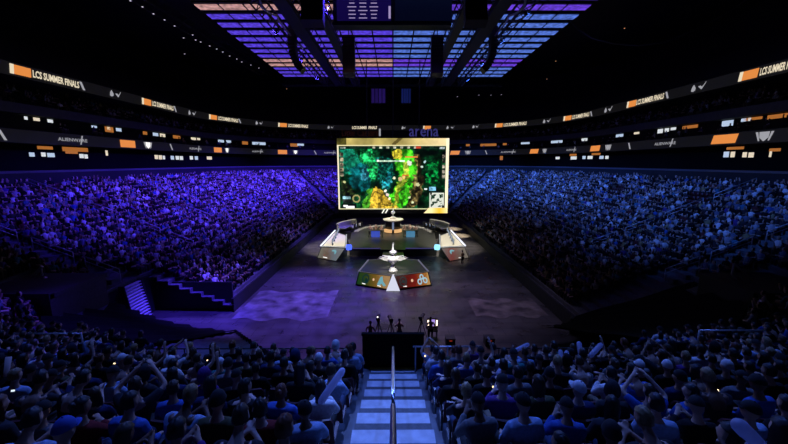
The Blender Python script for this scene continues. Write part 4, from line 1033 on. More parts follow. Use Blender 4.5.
# stadium seat model
seat_src = None
def seat_root(pos, rz, label):
    global seat_src
    if seat_src is None:
        o = empty("stadium_seat", pos, label, "seat", "stadium seats in the nearest rows", rz)
        m = MB(); n = 6
        P = [(-.23, -.2, .43), (.23, -.2, .43), (.24, .0, .415), (.24, .2, .43), (.22, .25, .41), (-.22, .25, .41), (-.24, .2, .43), (-.24, 0, .415)]
        m.hexa([(p[0], p[1], p[2] - .05) for p in P], P); m.build("seat_pan", M_SEAT, o)
        m = MB(); V_ = []
        rows = [(-.2, .42), (-.235, .6), (-.27, .8), (-.285, .86)]
        for i, (y, z) in enumerate(rows):
            w = .23 if i < 3 else .19
            V_.append([(-w, y + .03, z), (0, y, z), (w, y + .03, z), (w, y - .01, z), (0, y - .045, z), (-w, y - .01, z)])
        for i in range(3): m.hexa(V_[i], V_[i+1])
        m.build("backrest", M_SEAT, o)
        m = MB(); m.box((-.25, -.04, .2), (.03, .3, .4)); m.box((-.25, -.17, .5), (.03, .05, .26)); br_ = m.build("bracket", M_SEATP, o); m = MB(); m.box((-.25, -.06, .62), (.04, .3, .03)); m.build("armrest", M_PLAST, br_)
        seat_src = o; return o
    o = copy_thing(seat_src); o.location = pos; o.rotation_euler = (0, 0, rz); o["label"] = label; return o

PEOPLE = []; nseat = 0
for i, (t, s, q) in enumerate(near):
    fx, fy = face_dir(s); rz = math.atan2(-fx, fy); base = (s[0], s[1], s[2])
    if t < 9.5 and nseat < 200:
        seat_root((s[0] + fx*.02, s[1] + fy*.02, s[2]), rz, "dark red folding stadium seat, " + where(s)); nseat += 1
    forced = pick.get(i)
    if (random.random() < .06 and not forced) or len(PEOPLE) >= NPER: continue
    var = random.choices(range(7), (32, 14, 18, 3, 15, 1.2, 18))[0]
    shirt = random.choices(list(SHIRTS), (40, 18, 12, 7, 4, 6, 2, 4, 4, 4, 6))[0]; hair = random.choices(["short", "long", "bun", "cap", "beanie", "hood"], (50, 16, 6, 16, 5, 7))[0]
    hc = random.choices(list(MHAIR), (50, 34, 8, 8))[0]; m_h = MHAIR[hc]; hl = {"short": hc + " short hair", "long": "long %s hair" % hc, "bun": hc + " hair bun"}.get(hair)
    if hair == "cap": m_h = MCAPB; hl = "black cap"
    if hair == "beanie": m_h = MCAPB; hl = "black beanie"
    if hair == "hood": m_h = MSH[shirt]; hl = "hood up"
    if forced:
        if forced[0] == "shirt": shirt = forced[1]
        else:
            hair = forced[0]; m_h = MCAPBL if forced[1] == "blue" else MCAPW; hl = "%s %s" % ("blue" if forced[1] == "blue" else "white", hair); var = random.choice((0, 2, 6))
    sc = random.uniform(.93, 1.07)
    p = place_person(VAR[var], (base[0] - fx*.02, base[1] - fy*.02, base[2] - (.03 if sc > 1 else -.0)), rz + random.uniform(-.22, .22), "", shirt, hair, m_h, random.choices((0, 1, 2, 3), (4, 3, 2, 3))[0], random.choices((0, 1, 2), (4, 5, 1))[0], "spectators in the nearest rows", sc)
    p["label"] = "person in %s shirt, %s, %s" % (shirt, hl, where(s)); PEOPLE.append((p, q, s, var))

# things people hold: inflatable sticks and glowing phones
MST = mat("inflatable_stick_film", (.62, .62, .78), .3, noise=.1); _n = MST.node_tree; _t = _n.nodes.new("ShaderNodeBsdfTranslucent"); _t.inputs["Color"].default_value = (.75, .75, .9, 1)
_x = _n.nodes.new("ShaderNodeMixShader"); _x.inputs[0].default_value = .55; _n.links.new(_n.nodes["Principled BSDF"].outputs[0], _x.inputs[1]); _n.links.new(_t.outputs[0], _x.inputs[2]); _n.links.new(_x.outputs[0], _n.nodes["Material Output"].inputs["Surface"])
def stick(px0, py0, px1, py1, t, r, label):
    a = ((px0 - 393)/FOC*t, t*(CP + (222-py0)/FOC*SP), CAMZ + t*((222-py0)/FOC*CP - SP)); t2 = t + .25
    b = ((px1 - 393)/FOC*t2, t2*(CP + (222-py1)/FOC*SP), CAMZ + t2*((222-py1)/FOC*CP - SP)); A_, B_ = Vector(a), Vector(b)
    m = MB(); pr = [(0, .3), (.04, .8), (.12, 1), (.5, 1.03), (.88, 1), (.96, .8), (1, .3)]
    m.tube([A_.lerp(B_, u) for u, _ in pr], [r*w for _, w in pr], 14); tag(m.build("inflatable_stick", MST, None, True), label, "inflatable stick", "inflatable cheering sticks")
stick(319, 404, 344, 368, 5.2, .055, "large pale inflatable stick held up slanting beside the aisle")
stick(302, 373, 296, 358, 8.2, .06, "upright pale inflatable stick left of the slanting one by the aisle")
stick(561.5, 365, 560.5, 350, 8.6, .055, "short pale inflatable stick, first of a close upright pair on the right")
stick(565.5, 366, 567, 351, 8.5, .055, "short pale inflatable stick, second of a close upright pair on the right")
stick(581, 357, 579, 342, 8.8, .06, "upright pale inflatable stick between the close pair and the tilted one")
stick(590, 357, 602, 344, 8.6, .06, "pale inflatable stick tilted to the right above the crowd")
stick(513, 352, 529, 344, 9.0, .05, "pale inflatable stick held almost level just below the front rail")
stick(738, 424, 760, 446, 3.3, .07, "large blue-white inflatable stick slanting down at the lower right corner")
stick(497, 376, 503, 366, 7.2, .05, "pale inflatable stick slanting, in the right block near the aisle")
E_PHONE = [emit("phone_glow_warm", (1, .72, .4), 2.2), emit("phone_glow_cool", (.7, .85, 1), 1.2), emit("phone_glow_teal", (.2, .7, .65), .6)]
def phone(px, py, t, w, h, mi, label):
    v_ = (222-py)/FOC; p = Vector(((px-393)/FOC*t, t*(CP + v_*SP), CAMZ + t*(v_*CP - SP)))
    o = empty("phone", p, label, "phone", "glowing phones in the crowd", random.uniform(-.3, .3)); o.rotation_euler.x = -.5
    m = MB(); m.box((0, .006, 0), (w*1.12, .01, h*1.1)); m.build("phone_case", M_PLAST, o); m = MB(); m.box((0, -.002, 0), (w, .006, h)); m.build("phone_screen", E_PHONE[mi], o)
phone(88.5, 406.5, 5.0, .055, .09, 0, "bright warm glowing phone screen low in the left block")
phone(14, 390, 6.0, .05, .03, 1, "thin glint of a phone at the far left edge of the crowd")
phone(718.5, 391, 5.6, .03, .03, 0, "small warm phone light in the right block, lower of two")
phone(726, 364, 8.0, .045, .045, 0, "small warm phone light in the right block, upper of two")
phone(493, 387, 6.0, .022, .03, 0, "tiny warm phone light in the right block near the aisle")
phone(425, 356, 9.0, .04, .04, 0, "tiny warm phone light at the top of the aisle's right edge")
phone(453.5, 360, 9.0, .13, .07, 2, "soft teal glowing tablet in the right block beside the aisle")
phone(559, 376, 8.0, .05, .05, 2, "dim teal phone under the pair of inflatable sticks")
phone(207.5, 360, 8.8, .03, .03, 0, "tiny warm light beside a white cap in the left block")
phone(115, 363, 8.8, .05, .03, 0, "dull orange light between heads in the left block")

# ------------------------------------------------------------------ the far crowd, too many to count, one mesh
def lp_person(rng, var):
    """small seated figure: verts, quads, colour index per quad (0 shirt 1 skin 2 hair 3 legs)"""
    V = []; F = []; Cc = []
    def loft(rings, cols, n=6, cap=True):
        b = len(V)
        for (cx, cy, cz, rx, ry) in rings:
            for k in range(n): a = 2*PI*(k + .5)/n; V.append((cx + rx*math.cos(a), cy + ry*math.sin(a), cz))
        for i in range(len(rings) - 1):
            for k in range(n):
                F.append((b + i*n + k, b + i*n + (k+1) % n, b + (i+1)*n + (k+1) % n, b + (i+1)*n + k)); a = 2*PI*(k + 1)/n
                c = cols[i]; Cc.append(c if c != 9 else (1 if math.sin(a) > .2 else 2))
        if cap:
            t = b + (len(rings)-1)*n
            if n == 6: F.append((t, t+1, t+2, t+3)); F.append((t, t+3, t+4, t+5)); Cc.extend([cols[-1] if cols[-1] != 9 else 2]*2)
            else: F.append((t, t+1, t+2, t+3)); Cc.append(cols[-1] if cols[-1] != 9 else 2)
    ln = (.0, .12, -.05, .05, .02, .0)[var]
    loft([(0, -.02, .4, .19, .14), (0, ln*.4, .66, .17, .12), (0, ln, .92, .22, .13), (0, ln, 1.04, .07, .07)], [0, 0, 0])
    loft([(0, ln + .02, 1.03, .05, .05), (0, ln + .03, 1.11, .08, .09), (0, ln + .03, 1.21, .09, .105), (0, ln + .02, 1.3, .05, .06)], [1, 9, 9])
    def limb(a, b, r, c, r2=None):
        a = Vector(a); b = Vector(b); d = (b - a).normalized(); x = d.cross(Vector((.3, .1, 1))).normalized(); y = d.cross(x); o = len(V); r2 = r2 or r
        for p, q in ((a, r), (b, r2)):
            for sx, sy in ((1, 1), (-1, 1), (-1, -1), (1, -1)): V.append(tuple(p + x*sx*q + y*sy*q))
        for k in range(4): F.append((o+k, o+(k+1) % 4, o+4+(k+1) % 4, o+4+k)); Cc.append(c)
        F.append((o+4, o+5, o+6, o+7)); Cc.append(c)
    for sx in (-1, 1):
        limb((sx*.1, .05, .48), (sx*.13, .42, .48), .08, 3, .06); limb((sx*.13, .4, .48), (sx*.13, .38, .05), .055, 3, .045)
        if var == 3 and sx > 0 or var == 4: limb((sx*.21, ln, .94), (sx*.27, ln + .16, 1.1), .05, 0, .04); limb((sx*.27, ln + .16, 1.1), (sx*.2, ln + .25, 1.4), .035, 1, .04)
        else: limb((sx*.21, ln, .94), (sx*.26, ln + .08, .68), .05, 0, .045); limb((sx*.26, ln + .08, .68), (sx*.1, ln + .32, .62 + .1*(var == 2)), .035, 1, .04)
    return np.array(V, np.float32), np.array(F, np.int32), np.array(Cc)
LP = [lp_person(RNG, v) for v in range(6)]
# mezzanine and upper-level watchers
for k in range(4):
    for q in range(int(STOT/.75)):
        s_ = q*.75 + RNG.random()*.2
        if RNG.random() < .55:
            e = 29.7 + .85*(k + .6); x, y, nx, ny = ring(e, s_); rest.append((x, y, 18.6 + .45*k - .45*(k == 0)*0, 0, "mez", k, (nx, ny), 0))
for q in range(int(STOT/1.3)):
    for e, z in ((30.2, 15.75),):
        if RNG.random() < .5: x, y, nx, ny = ring(e, q*1.3 + RNG.random()); rest.append((x, y, z, 0, "mez", 0, (nx, ny), 0))
PAL = np.array([(.01, .01, .012)]*13 + [(.035, .035, .04)]*6 + [(.82, .82, .84)]*4 + [(.4, .41, .45)]*3 + [(.16, .18, .26)]*4 + [(.12, .03, .03), (.06, .2, .3), (.1, .06, .25), (.3, .25, .12), (.05, .14, .4)])
SKN = np.array([(.6, .42, .34), (.5, .32, .24), (.3, .17, .11), (.7, .52, .44)]); HRC = np.array([(.012, .01, .01)]*5 + [(.06, .035, .02)]*3 + [(.3, .22, .12), (.75, .75, .78), (.03, .03, .035)])
LGC = np.array([(.02, .03, .07), (.012, .012, .013), (.03, .03, .035), (.16, .13, .1)])
VV, FF, CC = [], [], []; off = 0; SV, SF, SC = [], [], []; soff = 0
bx = lambda x0, x1, y0, y1, z0, z1: [(x0,y0,z0),(x1,y0,z0),(x1,y1,z0),(x0,y1,z0),(x0,y0,z1),(x1,y0,z1),(x1,y1,z1),(x0,y1,z1)]
seatV = np.array(bx(-.22, .22, -.18, .22, .38, .43) + bx(-.22, .22, -.25, -.2, .4, .84), np.float32); bf = np.array([(0,3,2,1),(4,5,6,7),(0,1,5,4),(1,2,6,5),(2,3,7,6),(3,0,4,7)])
seatF = np.concatenate([bf, bf + 8])
gap = [(100, 200, 9, 5), (697, 197, 16, 6), (620, 188, 12, 4), (533, 232, 10, 4), (545, 180, 6, 3), (345, 190, 1, 1), (60, 185, 8, 3)]
for s in rest:
    x, y, z = s[0], s[1], s[2]
    fx, fy = s[6] if s[4] == "mez" else face_dir(s)
    yaw = RNG.normal(0, .25); c0, s0_ = fy, -fx  # local +Y -> (fx, fy)
    R2 = np.array([[fy, fx], [-fx, fy]])
    q = proj((x, y, z + .9)); emp = .06
    if q and s[4] != "mez":
        for gx_, gy_, rx, ry in gap:
            if ((q[0]-gx_)/rx)**2 + ((q[1]-gy_)/ry)**2 < 1: emp = .8
    if s[4] != "mez":
        sv = seatV.copy(); sv[:, :2] = sv[:, :2] @ R2.T; SV.append(sv + np.array((x, y, z), np.float32)); SF.append(seatF + soff); soff += len(sv)
    if RNG.random() < emp: continue
    v, f, cc = LP[RNG.choice(6, p=(.34, .2, .2, .09, .05, .12))]; sc = RNG.uniform(.92, 1.12)
    cy, sy = math.cos(yaw), math.sin(yaw); R = R2 @ np.array([[cy, -sy], [sy, cy]])
    vv = v*sc; vv = vv.copy(); vv[:, :2] = vv[:, :2] @ R.T; VV.append(vv + np.array((x, y, z), np.float32)); FF.append(f + off); off += len(v)
    cols = np.stack([PAL[RNG.integers(len(PAL))], SKN[RNG.integers(4)], HRC[RNG.integers(len(HRC))], LGC[RNG.integers(4)]]); CC.append(cols[cc])
mc = bpy.data.materials.new("crowd_clothes_and_skin"); mc.use_nodes = True; nt = mc.node_tree; b = nt.nodes["Principled BSDF"]; at_ = nt.nodes.new("ShaderNodeAttribute"); at_.attribute_name = "tint"
nt.links.new(at_.outputs["Color"], b.inputs["Base Color"]); b.inputs["Roughness"].default_value = .9; b.inputs["Specular IOR Level"].default_value = .15
o = np_mesh("crowd", np.concatenate(VV), np.concatenate(FF), np.concatenate(CC), "tint", mc); tag(o, "dense seated crowd filling the stands all round the hall", "crowd", None, "stuff")
o = np_mesh("stadium_seating", np.concatenate(SV), np.concatenate(SF), None, "", M_SEAT); tag(o, "rows of dark red seats under the seated crowd", "seating", None, "stuff")
print("people", len(PEOPLE), "seats", nseat, "crowd", len(VV))

# ------------------------------------------------------------------ aisles, rails, steps
root = empty("aisle_stairs", (0, 10.2, 5.3), "pale concrete aisle stairs running down the middle of the near seats", "stairs")
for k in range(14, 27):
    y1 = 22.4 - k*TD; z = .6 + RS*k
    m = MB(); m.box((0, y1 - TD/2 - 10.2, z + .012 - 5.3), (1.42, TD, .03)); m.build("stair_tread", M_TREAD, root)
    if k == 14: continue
    m = MB(); m.box((0, y1 + .19 - 10.2, z - .265 - 5.3), (1.42, .4, .19)); m.build("half_step", M_STEPDARK, root)  # half steps are coloured darker than the treads
m = MB(); m.box((0, 22.4 - 14*TD - .045 - 10.2, .6 + RS*14 + .03 - 5.3), (1.5, .08, .05)); m.build("nosing", M_YELLOW, root)["label"] = "yellow painted edge"
def rail_thing(name, pts, r, posts, label, cat="handrail", m_=None, low=None):
    rt = empty(name, pts[0], label, cat); o0 = Vector(pts[0]); m_ = m_ or M_STEEL
    m = MB(); m.tube([Vector(p) - o0 for p in pts], r, 10); m.build("rail", m_, rt, True)
    if low:
        m = MB(); m.tube([Vector(p) - o0 - Vector((0, 0, low)) for p in pts], r*.8, 8); m.build("lower_rail", m_, rt, True)
    for p, h in posts:
        m = MB(); m.tube([Vector(p) - o0, Vector(p) - o0 - Vector((0, 0, h))], r*.9, 8); m.build("post", m_, rt, True)
    return rt
def nose(y): return .6 + .4*(22.4 - y)
def zr(y): return nose(y) + .95
rail_thing("aisle_handrail", [(0, 9.5, zr(9.5) - .75), (0, 9.45, zr(9.45) - .1), (0, 9.3, zr(9.3)), (0, 4.75, zr(4.75)), (0, 4.6, zr(4.6) - .15), (0, 4.6, zr(4.6) - .7)], .036, [((0, y, zr(y)), .95) for y in (8.2, 6.9, 5.6)], "silver handrail down the aisle centre, lower section")
rail_thing("aisle_handrail", [(0, 4.3, zr(4.3) - .7), (0, 4.25, zr(4.25) - .1), (0, 4.1, zr(4.1)), (0, 1.6, zr(1.6)), (0, 1.4, zr(1.4) - .1), (0, 1.4, zr(1.4) - .8)], .036, [((0, y, zr(y)), .95) for y in (3.2, 2.2)], "silver handrail down the aisle centre, upper section nearest the camera")
m = MB(); m.box((0, 10.62, 3.25), (2.0, .1, 6.5)); m.box((0, 10.62, 6.52), (2.05, .14, .05)); tag(m.build("aisle_end_barrier", M_CLOTH), "solid black barrier closing the aisle's lower end", "barrier")
yb = 10.1
rail_thing("front_rail", [(.62, yb, 6.36), (2.75, yb, 6.36)], .025, [((x, yb, 6.36), .98) for x in (.7, 1.7, 2.7)], "thin pale front rail just right of the aisle's end", "rail", M_RAIL)
rail_thing("front_rail", [(3.2, yb, 6.3), (8.4, yb, 6.3)], .02, [((x, yb, 6.3), .9) for x in (3.3, 5.0, 6.7, 8.3)], "thin dark front rail farther right along the first row", "rail", M_TRUSS)
rail_thing("front_rail", [(-9.2, yb, 6.3), (-1.2, yb, 6.3)], .02, [((x, yb, 6.3), .9) for x in (-9.1, -6.5, -3.9, -1.3)], "thin dark front rail left of the aisle's end", "rail", M_TRUSS)
rail_thing("corner_rail", [(-13.61, 11.76, 5.96), (-11.20, 11.76, 5.96)], .03, [((-13.61, 11.76, 5.96), .95), ((-12.40, 11.76, 5.96), .95), ((-11.20, 11.76, 5.96), .95)], "long pale rail in front of the left corner block", "rail", M_RAIL, .38)
rail_thing("corner_rail", [(11.05, 11.77, 6.04), (13.43, 11.77, 6.04)], .03, [((11.05, 11.77, 6.04), .95), ((12.24, 11.77, 6.04), .95), ((13.43, 11.77, 6.04), .95)], "long pale rail in front of the right corner block", "rail", M_RAIL)
# aisle handrails on the side stands
for side in (-1, 1):
    nmz = "violet-lit" if side < 0 else "blue-lit"
    for ai, ya in enumerate(AISLES[:4]):
        for gi, (e0, e1) in enumerate(((7.0, 9.4), (10.2, 13.0), (14.0, 17.6), (18.6, 22.5))):
            if ai > 1 and gi != 1: continue
            X = lambda e: side*(HX + R0 + e)
            p0_, p1_ = (X(e0), ya, zrow(e0) + .95), (X(e1), ya, zrow(e1) + .95)
            rail_thing("aisle_handrail", [p0_, p1_], .035, [(p0_, .95), (p1_, .95)], "double aisle handrail on the %s stand, %s aisle from the near end, %s section up" % (nmz, ordinal(ai+1), ordinal(gi+1)), "handrail", M_RAIL, .35)
    for ai, ya in enumerate(AISLES):
        m = MB()
        for k in range(2, NROW - 1):
            e = k*TD
            if cut(side*(HX+R0+e), ya, e) or (ya < 26 and e < 7): continue
            m.box((side*(HX + R0 + e - .16), ya, .6 + RS*k - .17), (.34, .95, .34))
        so = m.build("aisle_steps", M_CONC); tag(so, "concrete aisle steps up the %s stand, %s aisle from the near end" % (nmz, ordinal(ai+1)), "steps", "side aisle steps")
        so["kind"] = "structure"; del so["category"]
# lit steps at the left near corner
sr = empty("tunnel_stairs", (-18.6, 24.5, 0), "short flight of violet-lit steps at the near left corner of the floor", "stairs")
for k in range(15):
    m = MB(); m.box((.1 - .045*k, 0, .15 + .22*k), (.24, 1.7, .05)); m.box((-.0 - .045*k, 0, .22*k + .04), (.05, 1.7, .16)); m.build("step", M_TREAD, sr)
for sy in (-.9, .9):
    m = MB(); m.hexa([(-.2, sy - .04, 0), (.2, sy - .04, 0), (.2, sy + .04, 0), (-.2, sy + .04, 0)], [(-.75, sy - .04, 3.4), (-.35, sy - .04, 3.4), (-.35, sy + .04, 3.4), (-.75, sy + .04, 3.4)]); m.build("stringer", M_BLACK, sr)
# two slanted stair strips by the portal on the left, and a gate frame on the right
def rail_px(pts, t, r, label, name="stair_rail", m_=None):
    P = []
    for px, py in pts:
        v_ = (222-py)/FOC; P.append(Vector(((px-393)/FOC*t, t*(CP + v_*SP), CAMZ + t*(v_*CP - SP))))
    rt = empty(name, P[0], label, "rail"); m = MB(); m.tube([p - P[0] for p in P], r, 8); m.build("rail", m_ or M_RAIL, rt)
    for p in (P[0].lerp(P[-1], .08), P[0].lerp(P[-1], .92)): m = MB(); m.tube([p - P[0], p - P[0] - Vector((0, 0, .8))], r*.8, 6); m.build("post", m_ or M_RAIL, rt)
rail_px([(28, 283), (43, 266)], 22, .09, "slanting handrail beside the portal, upper of two, violet lit")
rail_px([(31, 297), (47, 277)], 21.6, .09, "slanting handrail beside the portal, lower of two, violet lit")
P = [at(735, 264, 20.5), at(754, 282, 20.0), at(750, 297, 20.0), at(733, 275, 20.5)]
gt = empty("gate_frame", P[2], "pale tilted gate frame standing in the unlit right corner", "gate")
m = MB()
for i in range(4): m.tube([P[i] - P[2], P[(i+1) % 4] - P[2]], .07, 6)
m.build("frame_tube", M_RAIL, gt); m = MB(); m.tube([P[0].lerp(P[3], .5) - P[2], P[1].lerp(P[2], .5) - P[2]], .03, 6); m.build("cross_bar", M_RAIL, gt)

# ------------------------------------------------------------------ people on the stage and the camera crew
def stage_person(x, y, z, rz, var, shirt, hair, hc, label, group=None): place_person(var, (x, y, z), rz, label, shirt, hair, MHAIR[hc], random.choice((0, 1, 3)), 1, group)
def cam_stand(x, y, z, rz, label, lamp=None):
    r = empty("broadcast_camera", (x, y, z), label, "camera", None, rz)
    m = MB(); m.box((0, .05, 1.5), (.2, .5, .24)); m.box((0, -.1, 1.66), (.06, .2, .06)); cb = m.build("camera_body", M_PLAST, r)
    m = MB(); m.tube([(0, .3, 1.5), (0, .42, 1.5), (0, .6, 1.5)], [.07, .1, .12], 14); m.build("lens", M_PLAST, cb)
    m = MB(); m.box((-.02, -.26, 1.62), (.24, .05, .17)); m.build("viewfinder", M_PLAST, cb)
    for k in range(3):
        a = k*2*PI/3 + .5; m = MB(); m.tube([(0, 0, 1.36), (.42*math.cos(a), .42*math.sin(a), 0)], [.035, .022], 8); m.build("tripod_leg", M_TRUSS, r)
    m = MB(); m.tube([(.05, -.1, 1.42), (.16, -.62, 1.28)], .015, 6); m.build("pan_handle", M_TRUSS, r)
    m = MB(); m.lathe([(.1, 0), (.08, .1)], c=(0, 0, 1.3), n=12); m.build("tripod_head", M_TRUSS, r)
    if lamp: m = MB(); m.box((-.04, -.3, 1.8), (.07, .05, .07)); m.build("tally_lamp", lamp, r)
    return r
crew = [(-1.5, 21.6, "camera operator in black standing with a lit headlamp left of the aisle's end", "black"), (.42, 21.9, "camera operator in black standing beyond the aisle's end, beside a tripod camera", "charcoal"), (2.55, 22.2, "camera operator in dark clothes standing by the lit monitor", "black")]
for i, (x, y, lab, sh) in enumerate(crew): stage_person(x, y, 0, .1*(i-1), STAND[i % 2], sh, ("short", "cap", "short")[i], "black", lab, "camera crew on the floor")
cam_stand(-1.0, 22.4, 0, 0, "tripod camera beside the operator with the headlamp", emit("tally_white", (1, .95, .9), 3.0))
cam_stand(-.15, 22.3, 0, .2, "tripod camera straight beyond the aisle's end"); cam_stand(1.95, 22.6, 0, -.3, "tripod camera in front of the glowing monitor")
mn = empty("monitor_cart", (2.75, 22.9, 0), "glowing violet-white monitor on a stand among the camera crew", "monitor")
m = MB(); m.box((0, 0, .5), (.7, .5, .08)); m.box((0, 0, .6), (.08, .08, .2))
for sx in (-.3, .3): m.box((sx, 0, .25), (.05, .4, .5))
m.build("cart_frame", M_TRUSS, mn); m = MB(); m.box((0, .05, .95), (.75, .08, .75)); m.build("monitor_shell", M_PLAST, mn)
m = MB(); m.box((0, .0, 1.0), (.34, .03, .5)); m.build("monitor_screen", emit("crew_monitor", (.5, .35, 1.0), .8), mn)
m = MB(); m.box((-.3, 0, 1.0), (.1, .04, .4)); m.box((.3, 0, 1.0), (.1, .04, .4)); m.build("work_lamp", emit("crew_worklight", (1, .78, .62), 2.5), mn)
for px, py, lab in ((450, 340, "small red light on equipment behind the front rail, nearer the aisle"), (489, 340, "small red light on equipment behind the front rail, farther from the aisle")):
    p = at(px, py, 21.8); r = empty("equipment_case", (p.x, p.y, 0), lab.replace("small red light on equipment", "black equipment case with a small red light"), "case", "equipment cases")
    m = MB(); m.box((0, 0, .25), (.6, .6, .5)); m.box((0, 0, .52), (.64, .64, .04)); m.build("case_body", M_PLAST, r); m = MB(); m.box((0, -.31, .4), (.2, .03, .06)); m.build("red_lamp", emit("lamp_red", (1, .08, .04), .22), r)
    m = MB(); m.tube([(-.15, -.3, .2), (-.15, -.36, .2), (.15, -.36, .2), (.15, -.3, .2)], .015, 6); m.build("handle", M_STEEL, r)

# hosts at two small tables on the stage
for sx, name_, cols in ((-1, "violet", ("white", "charcoal", "pale blue")), (1, "blue", ("dark red", "white", "grey"))):
    tb = empty("host_table", (sx*2.6, 51.2, 1.1), "small host table with a glowing blue front on the %s half of the stage" % name_, "table")
    m = MB(); m.box((0, 0, 1.02), (2.4, .8, .07)); m.build("table_top", M_STAGE2, tb); m = MB(); m.box((0, -.3, .5), (1.3, .08, .95)); m.build("front_panel", emit("front_" + name_, (.06, .12, .8) if sx < 0 else (.1, .35, .6), .55), tb)
    for k in (-1, 1): m = MB(); m.box((k*1.0, 0, .5), (.1, .6, 1.0)); m.build("leg", M_STAGE, tb)
    for k in range(3):
        stage_person(sx*2.6 - .85 + .85*k, 52.2 + .25*(k == 1), 1.1, PI + .2*(k-1), STAND[k % 2], cols[k], ("short", "long", "short")[k], ("brown", "blond", "black")[k],
                     "host in %s top standing %s behind the %s-half stage table" % (cols[k], ("first from the violet side", "in the middle", "third from the violet side")[k], name_), "hosts standing on the stage")
# players behind the desks
for sx in (-1, 1):
    for k in range(3):
        a = math.radians(168 - 11*k); x = -sx*-1*0 + sx*-(8.9*math.cos(a))*.86*-1; y = 53.9 + 8.6*math.sin(a)*.75
        x = sx*8.9*abs(math.cos(a))*.74; y = 53.9 + 8.6*math.sin(a)*.70
        place_person(VAR[4], (x, y, 1.1), math.atan2(-(sx*8.9*abs(math.cos(a)) - x), 1.2), "player in %s jersey sitting at the %s curved desk, %s from near end" % ("white" if sx < 0 else "pale blue", "violet-side" if sx < 0 else "blue-side", ordinal(k+1)),
                     "white" if sx < 0 else "pale blue", "short", MHAIR["black"], (0, 1, 3)[k % 3], 1, "players at the curved desks")
        ch = empty("gaming_chair", (x, y, 1.1), "black high-backed chair under the %s player, %s from the near end" % ("violet-side" if sx < 0 else "blue-side", ordinal(k+1)), "chair", "players' chairs", math.atan2(-(sx*8.9*abs(math.cos(a)) - x), 1.2))
        m = MB(); m.box((0, .05, .33), (.5, .5, .08)); m.build("seat", M_PLAST, ch); m = MB(); m.box((0, -.34, .85), (.46, .09, .95), 0, .1); m.build("backrest", M_PLAST, ch)
        m = MB(); m.tube([(0, 0, .36), (0, 0, .08)], .03, 8); m.build("post", M_TRUSS, ch); m = MB()
        for j in range(5): m.tube([(0, 0, .08), (.3*math.cos(j*1.257), .3*math.sin(j*1.257), .03)], .025, 6)
        m.build("base", M_TRUSS, ch)
# floor monitors / dark figures on the floor to the right
stage_person(8.3, 40.5, 0, .6, STAND[0], "black", "cap", "black", "stagehand in black standing on the dark floor right of the centre desk")

# ------------------------------------------------------------------ light
def fixture(loc, tgt, label):
    """moving-head lamp housing round a spot"""
    r = empty("spotlight", loc, label, "spotlight", "spotlights on the trusses")
    d = (Vector(tgt) - Vector(loc)).normalized(); q = d.to_track_quat('Y', 'Z').to_matrix()
    m = MB(); m.tube([q @ Vector((0, -.45, 0)), q @ Vector((0, .0, 0)), q @ Vector((0, .06, 0))], [.16, .2, .22], 12); m.build("lamp_head", M_TRUSS, r)
    m = MB(); m.box((0, 0, .45), (.5, .12, .08)); m.box((-.25, 0, .25), (.04, .1, .4)); m.box((.25, 0, .25), (.04, .1, .4)); m.build("yoke", M_TRUSS, r)
def spot(loc, tgt, watts, col, ang, blend=.6, size=.4):
    l = bpy.data.lights.new("spot", 'SPOT'); l.energy = watts; l.color = col; l.spot_size = math.radians(ang); l.spot_blend = blend; l.shadow_soft_size = size
    o = bpy.data.objects.new("spot_light", l); C.objects.link(o); o.location = loc; o.rotation_euler = (Vector(tgt) - Vector(loc)).to_track_quat('-Z', 'Y').to_euler(); return o
VIO = (.07, .034, 1.0); BLU = (.06, .19, 1.0)
spot((-9, 72, 26.9), (-19, 92, 6), 75e3, VIO, 62, .9); spot((9, 72, 26.9), (19, 92, 6), 42e3, BLU, 62, .9)
for i, (y, w) in enumerate(((36, 60e3), (47, 100e3), (58, 130e3), (69, 125e3), (80, 100e3))):
    spot((-13.2, y - 4, 26.9), (-29, y, 7), w*.74, VIO, 66, .8)
for i, (y, w) in enumerate(((42, 16e3), (50, 38e3), (60, 52e3), (70, 50e3), (80, 38e3))):
    spot((13.2, y - 4, 26.9), (29.5, y + 1, 8), w*.66, BLU, 60, .9)
spot((12, 26, 27), (29, 33, 8), 13e3, BLU, 60, .9)
spot((-3, 40, 26), (-9, 30, 0), 60e3, (.12, .07, 1.0), 44, .9); spot((-2, 24, 27), (-15.5, 25.2, 0), 75e3, VIO, 20, .7)                     # violet wash on the floor
spot((-6, 40, 28.5), (-23, 21, 5), 42e3, VIO, 50, .9)
spot((0, 36, 29), (0, 5, 8), 14e3, (.14, .25, 1.0), 26, .8); spot((-7, 15, 29), (-6, 7.5, 7), 8e3, (.085, .19, 1.0), 58, .9); spot((7, 15, 29), (6, 7.5, 7), 8e3, (.08, .2, 1.0), 58, .9); spot((0, 34, 28.5), (0, 6, 8), 40e3, (.14, .27, 1.0), 7.5, .7, .15)              # nearest rows; the narrow spot is added to brighten the aisle
spot((-8, 34, 28), (-7, 8, 7), 8e3, (.13, .17, 1.0), 46, .9)
spot((8, 34, 28), (8, 8, 7), 8e3, (.12, .22, 1.0), 46, .9)
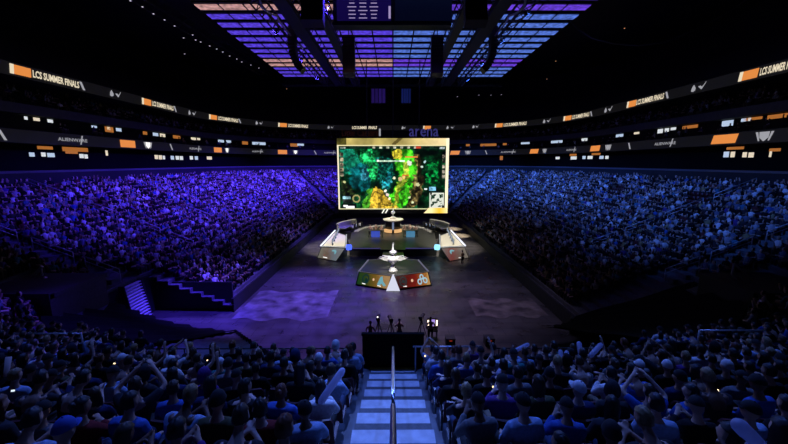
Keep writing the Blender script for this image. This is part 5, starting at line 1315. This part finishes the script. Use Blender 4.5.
for x, y, tx, ty, w, a in ((-5, 34, -7.6, 48.5, 52e3, 21), (5, 34, 7.6, 48.5, 52e3, 21), (0, 20, 0, 33.8, 70e3, 7), (0, 44.5, 0, 55.5, 40e3, 30)):
    spot((x, y, 27), (tx, ty, 1), w, (1, .94, .84), a, .6, .25)
for ax_, ay_ in ((10.9, 57.5), (10.6, 63.5)): spot((14, 58, 27), (ax_, ay_, 0), 210e3, (1, .82, .55), 9, .9)
spot((2, 52, 27), (-10.5, 52, 0), 30e3, (.14, .08, 1.0), 30, .9); spot((6, 36, 27), (8, 43, 0), 9e3, (1, .8, .55), 12, .9)
spot((-4, 34, 28), (-15, 13, 6), 34e3, VIO, 30, .9)               # warm pool on the floor
spot((4, 40, 26), (5.5, 30, 0), 8e3, (.6, .5, 1.0), 42, .9)
spot((-1, 40, 26), (-3, 30, 0), 9e3, (.55, .32, 1.0), 55, .9)
for i, (x, y, tx, ty) in enumerate(((-13.4, 32, -29, 36), (-13.4, 43, -29, 47), (-13.4, 54, -29, 58), (-13.4, 65, -29, 69), (13.4, 38, 29, 42), (13.4, 46, 29, 50), (13.4, 56, 29, 60), (13.4, 66, 29, 70))):
    fixture((x, y, 26.6), (tx, ty, 7), "black moving-head spotlight aimed at the %s stand, %s from the near end" % ("violet-lit" if x < 0 else "blue-lit", ordinal(i % 4 + 1)))

wd = bpy.data.worlds.new("World"); bpy.context.scene.world = wd; wd.use_nodes = True
wd.node_tree.nodes["Background"].inputs["Color"].default_value = (.02, .025, .06, 1); wd.node_tree.nodes["Background"].inputs["Strength"].default_value = .02

cd = bpy.data.cameras.new("Camera"); cam = bpy.data.objects.new("Camera", cd); C.objects.link(cam)
cd.sensor_width = 36; cd.lens = 36*FOC/788; cd.clip_start = .05; cd.clip_end = 400
cam.location = (0, 0, CAMZ); cam.rotation_euler = (PI/2 - PITCH, 0, -.0028)
sc = bpy.context.scene; sc.camera = cam
sc.view_settings.view_transform = 'Standard'; sc.view_settings.look = 'None'; sc.view_settings.exposure = 0; sc.view_settings.gamma = 1
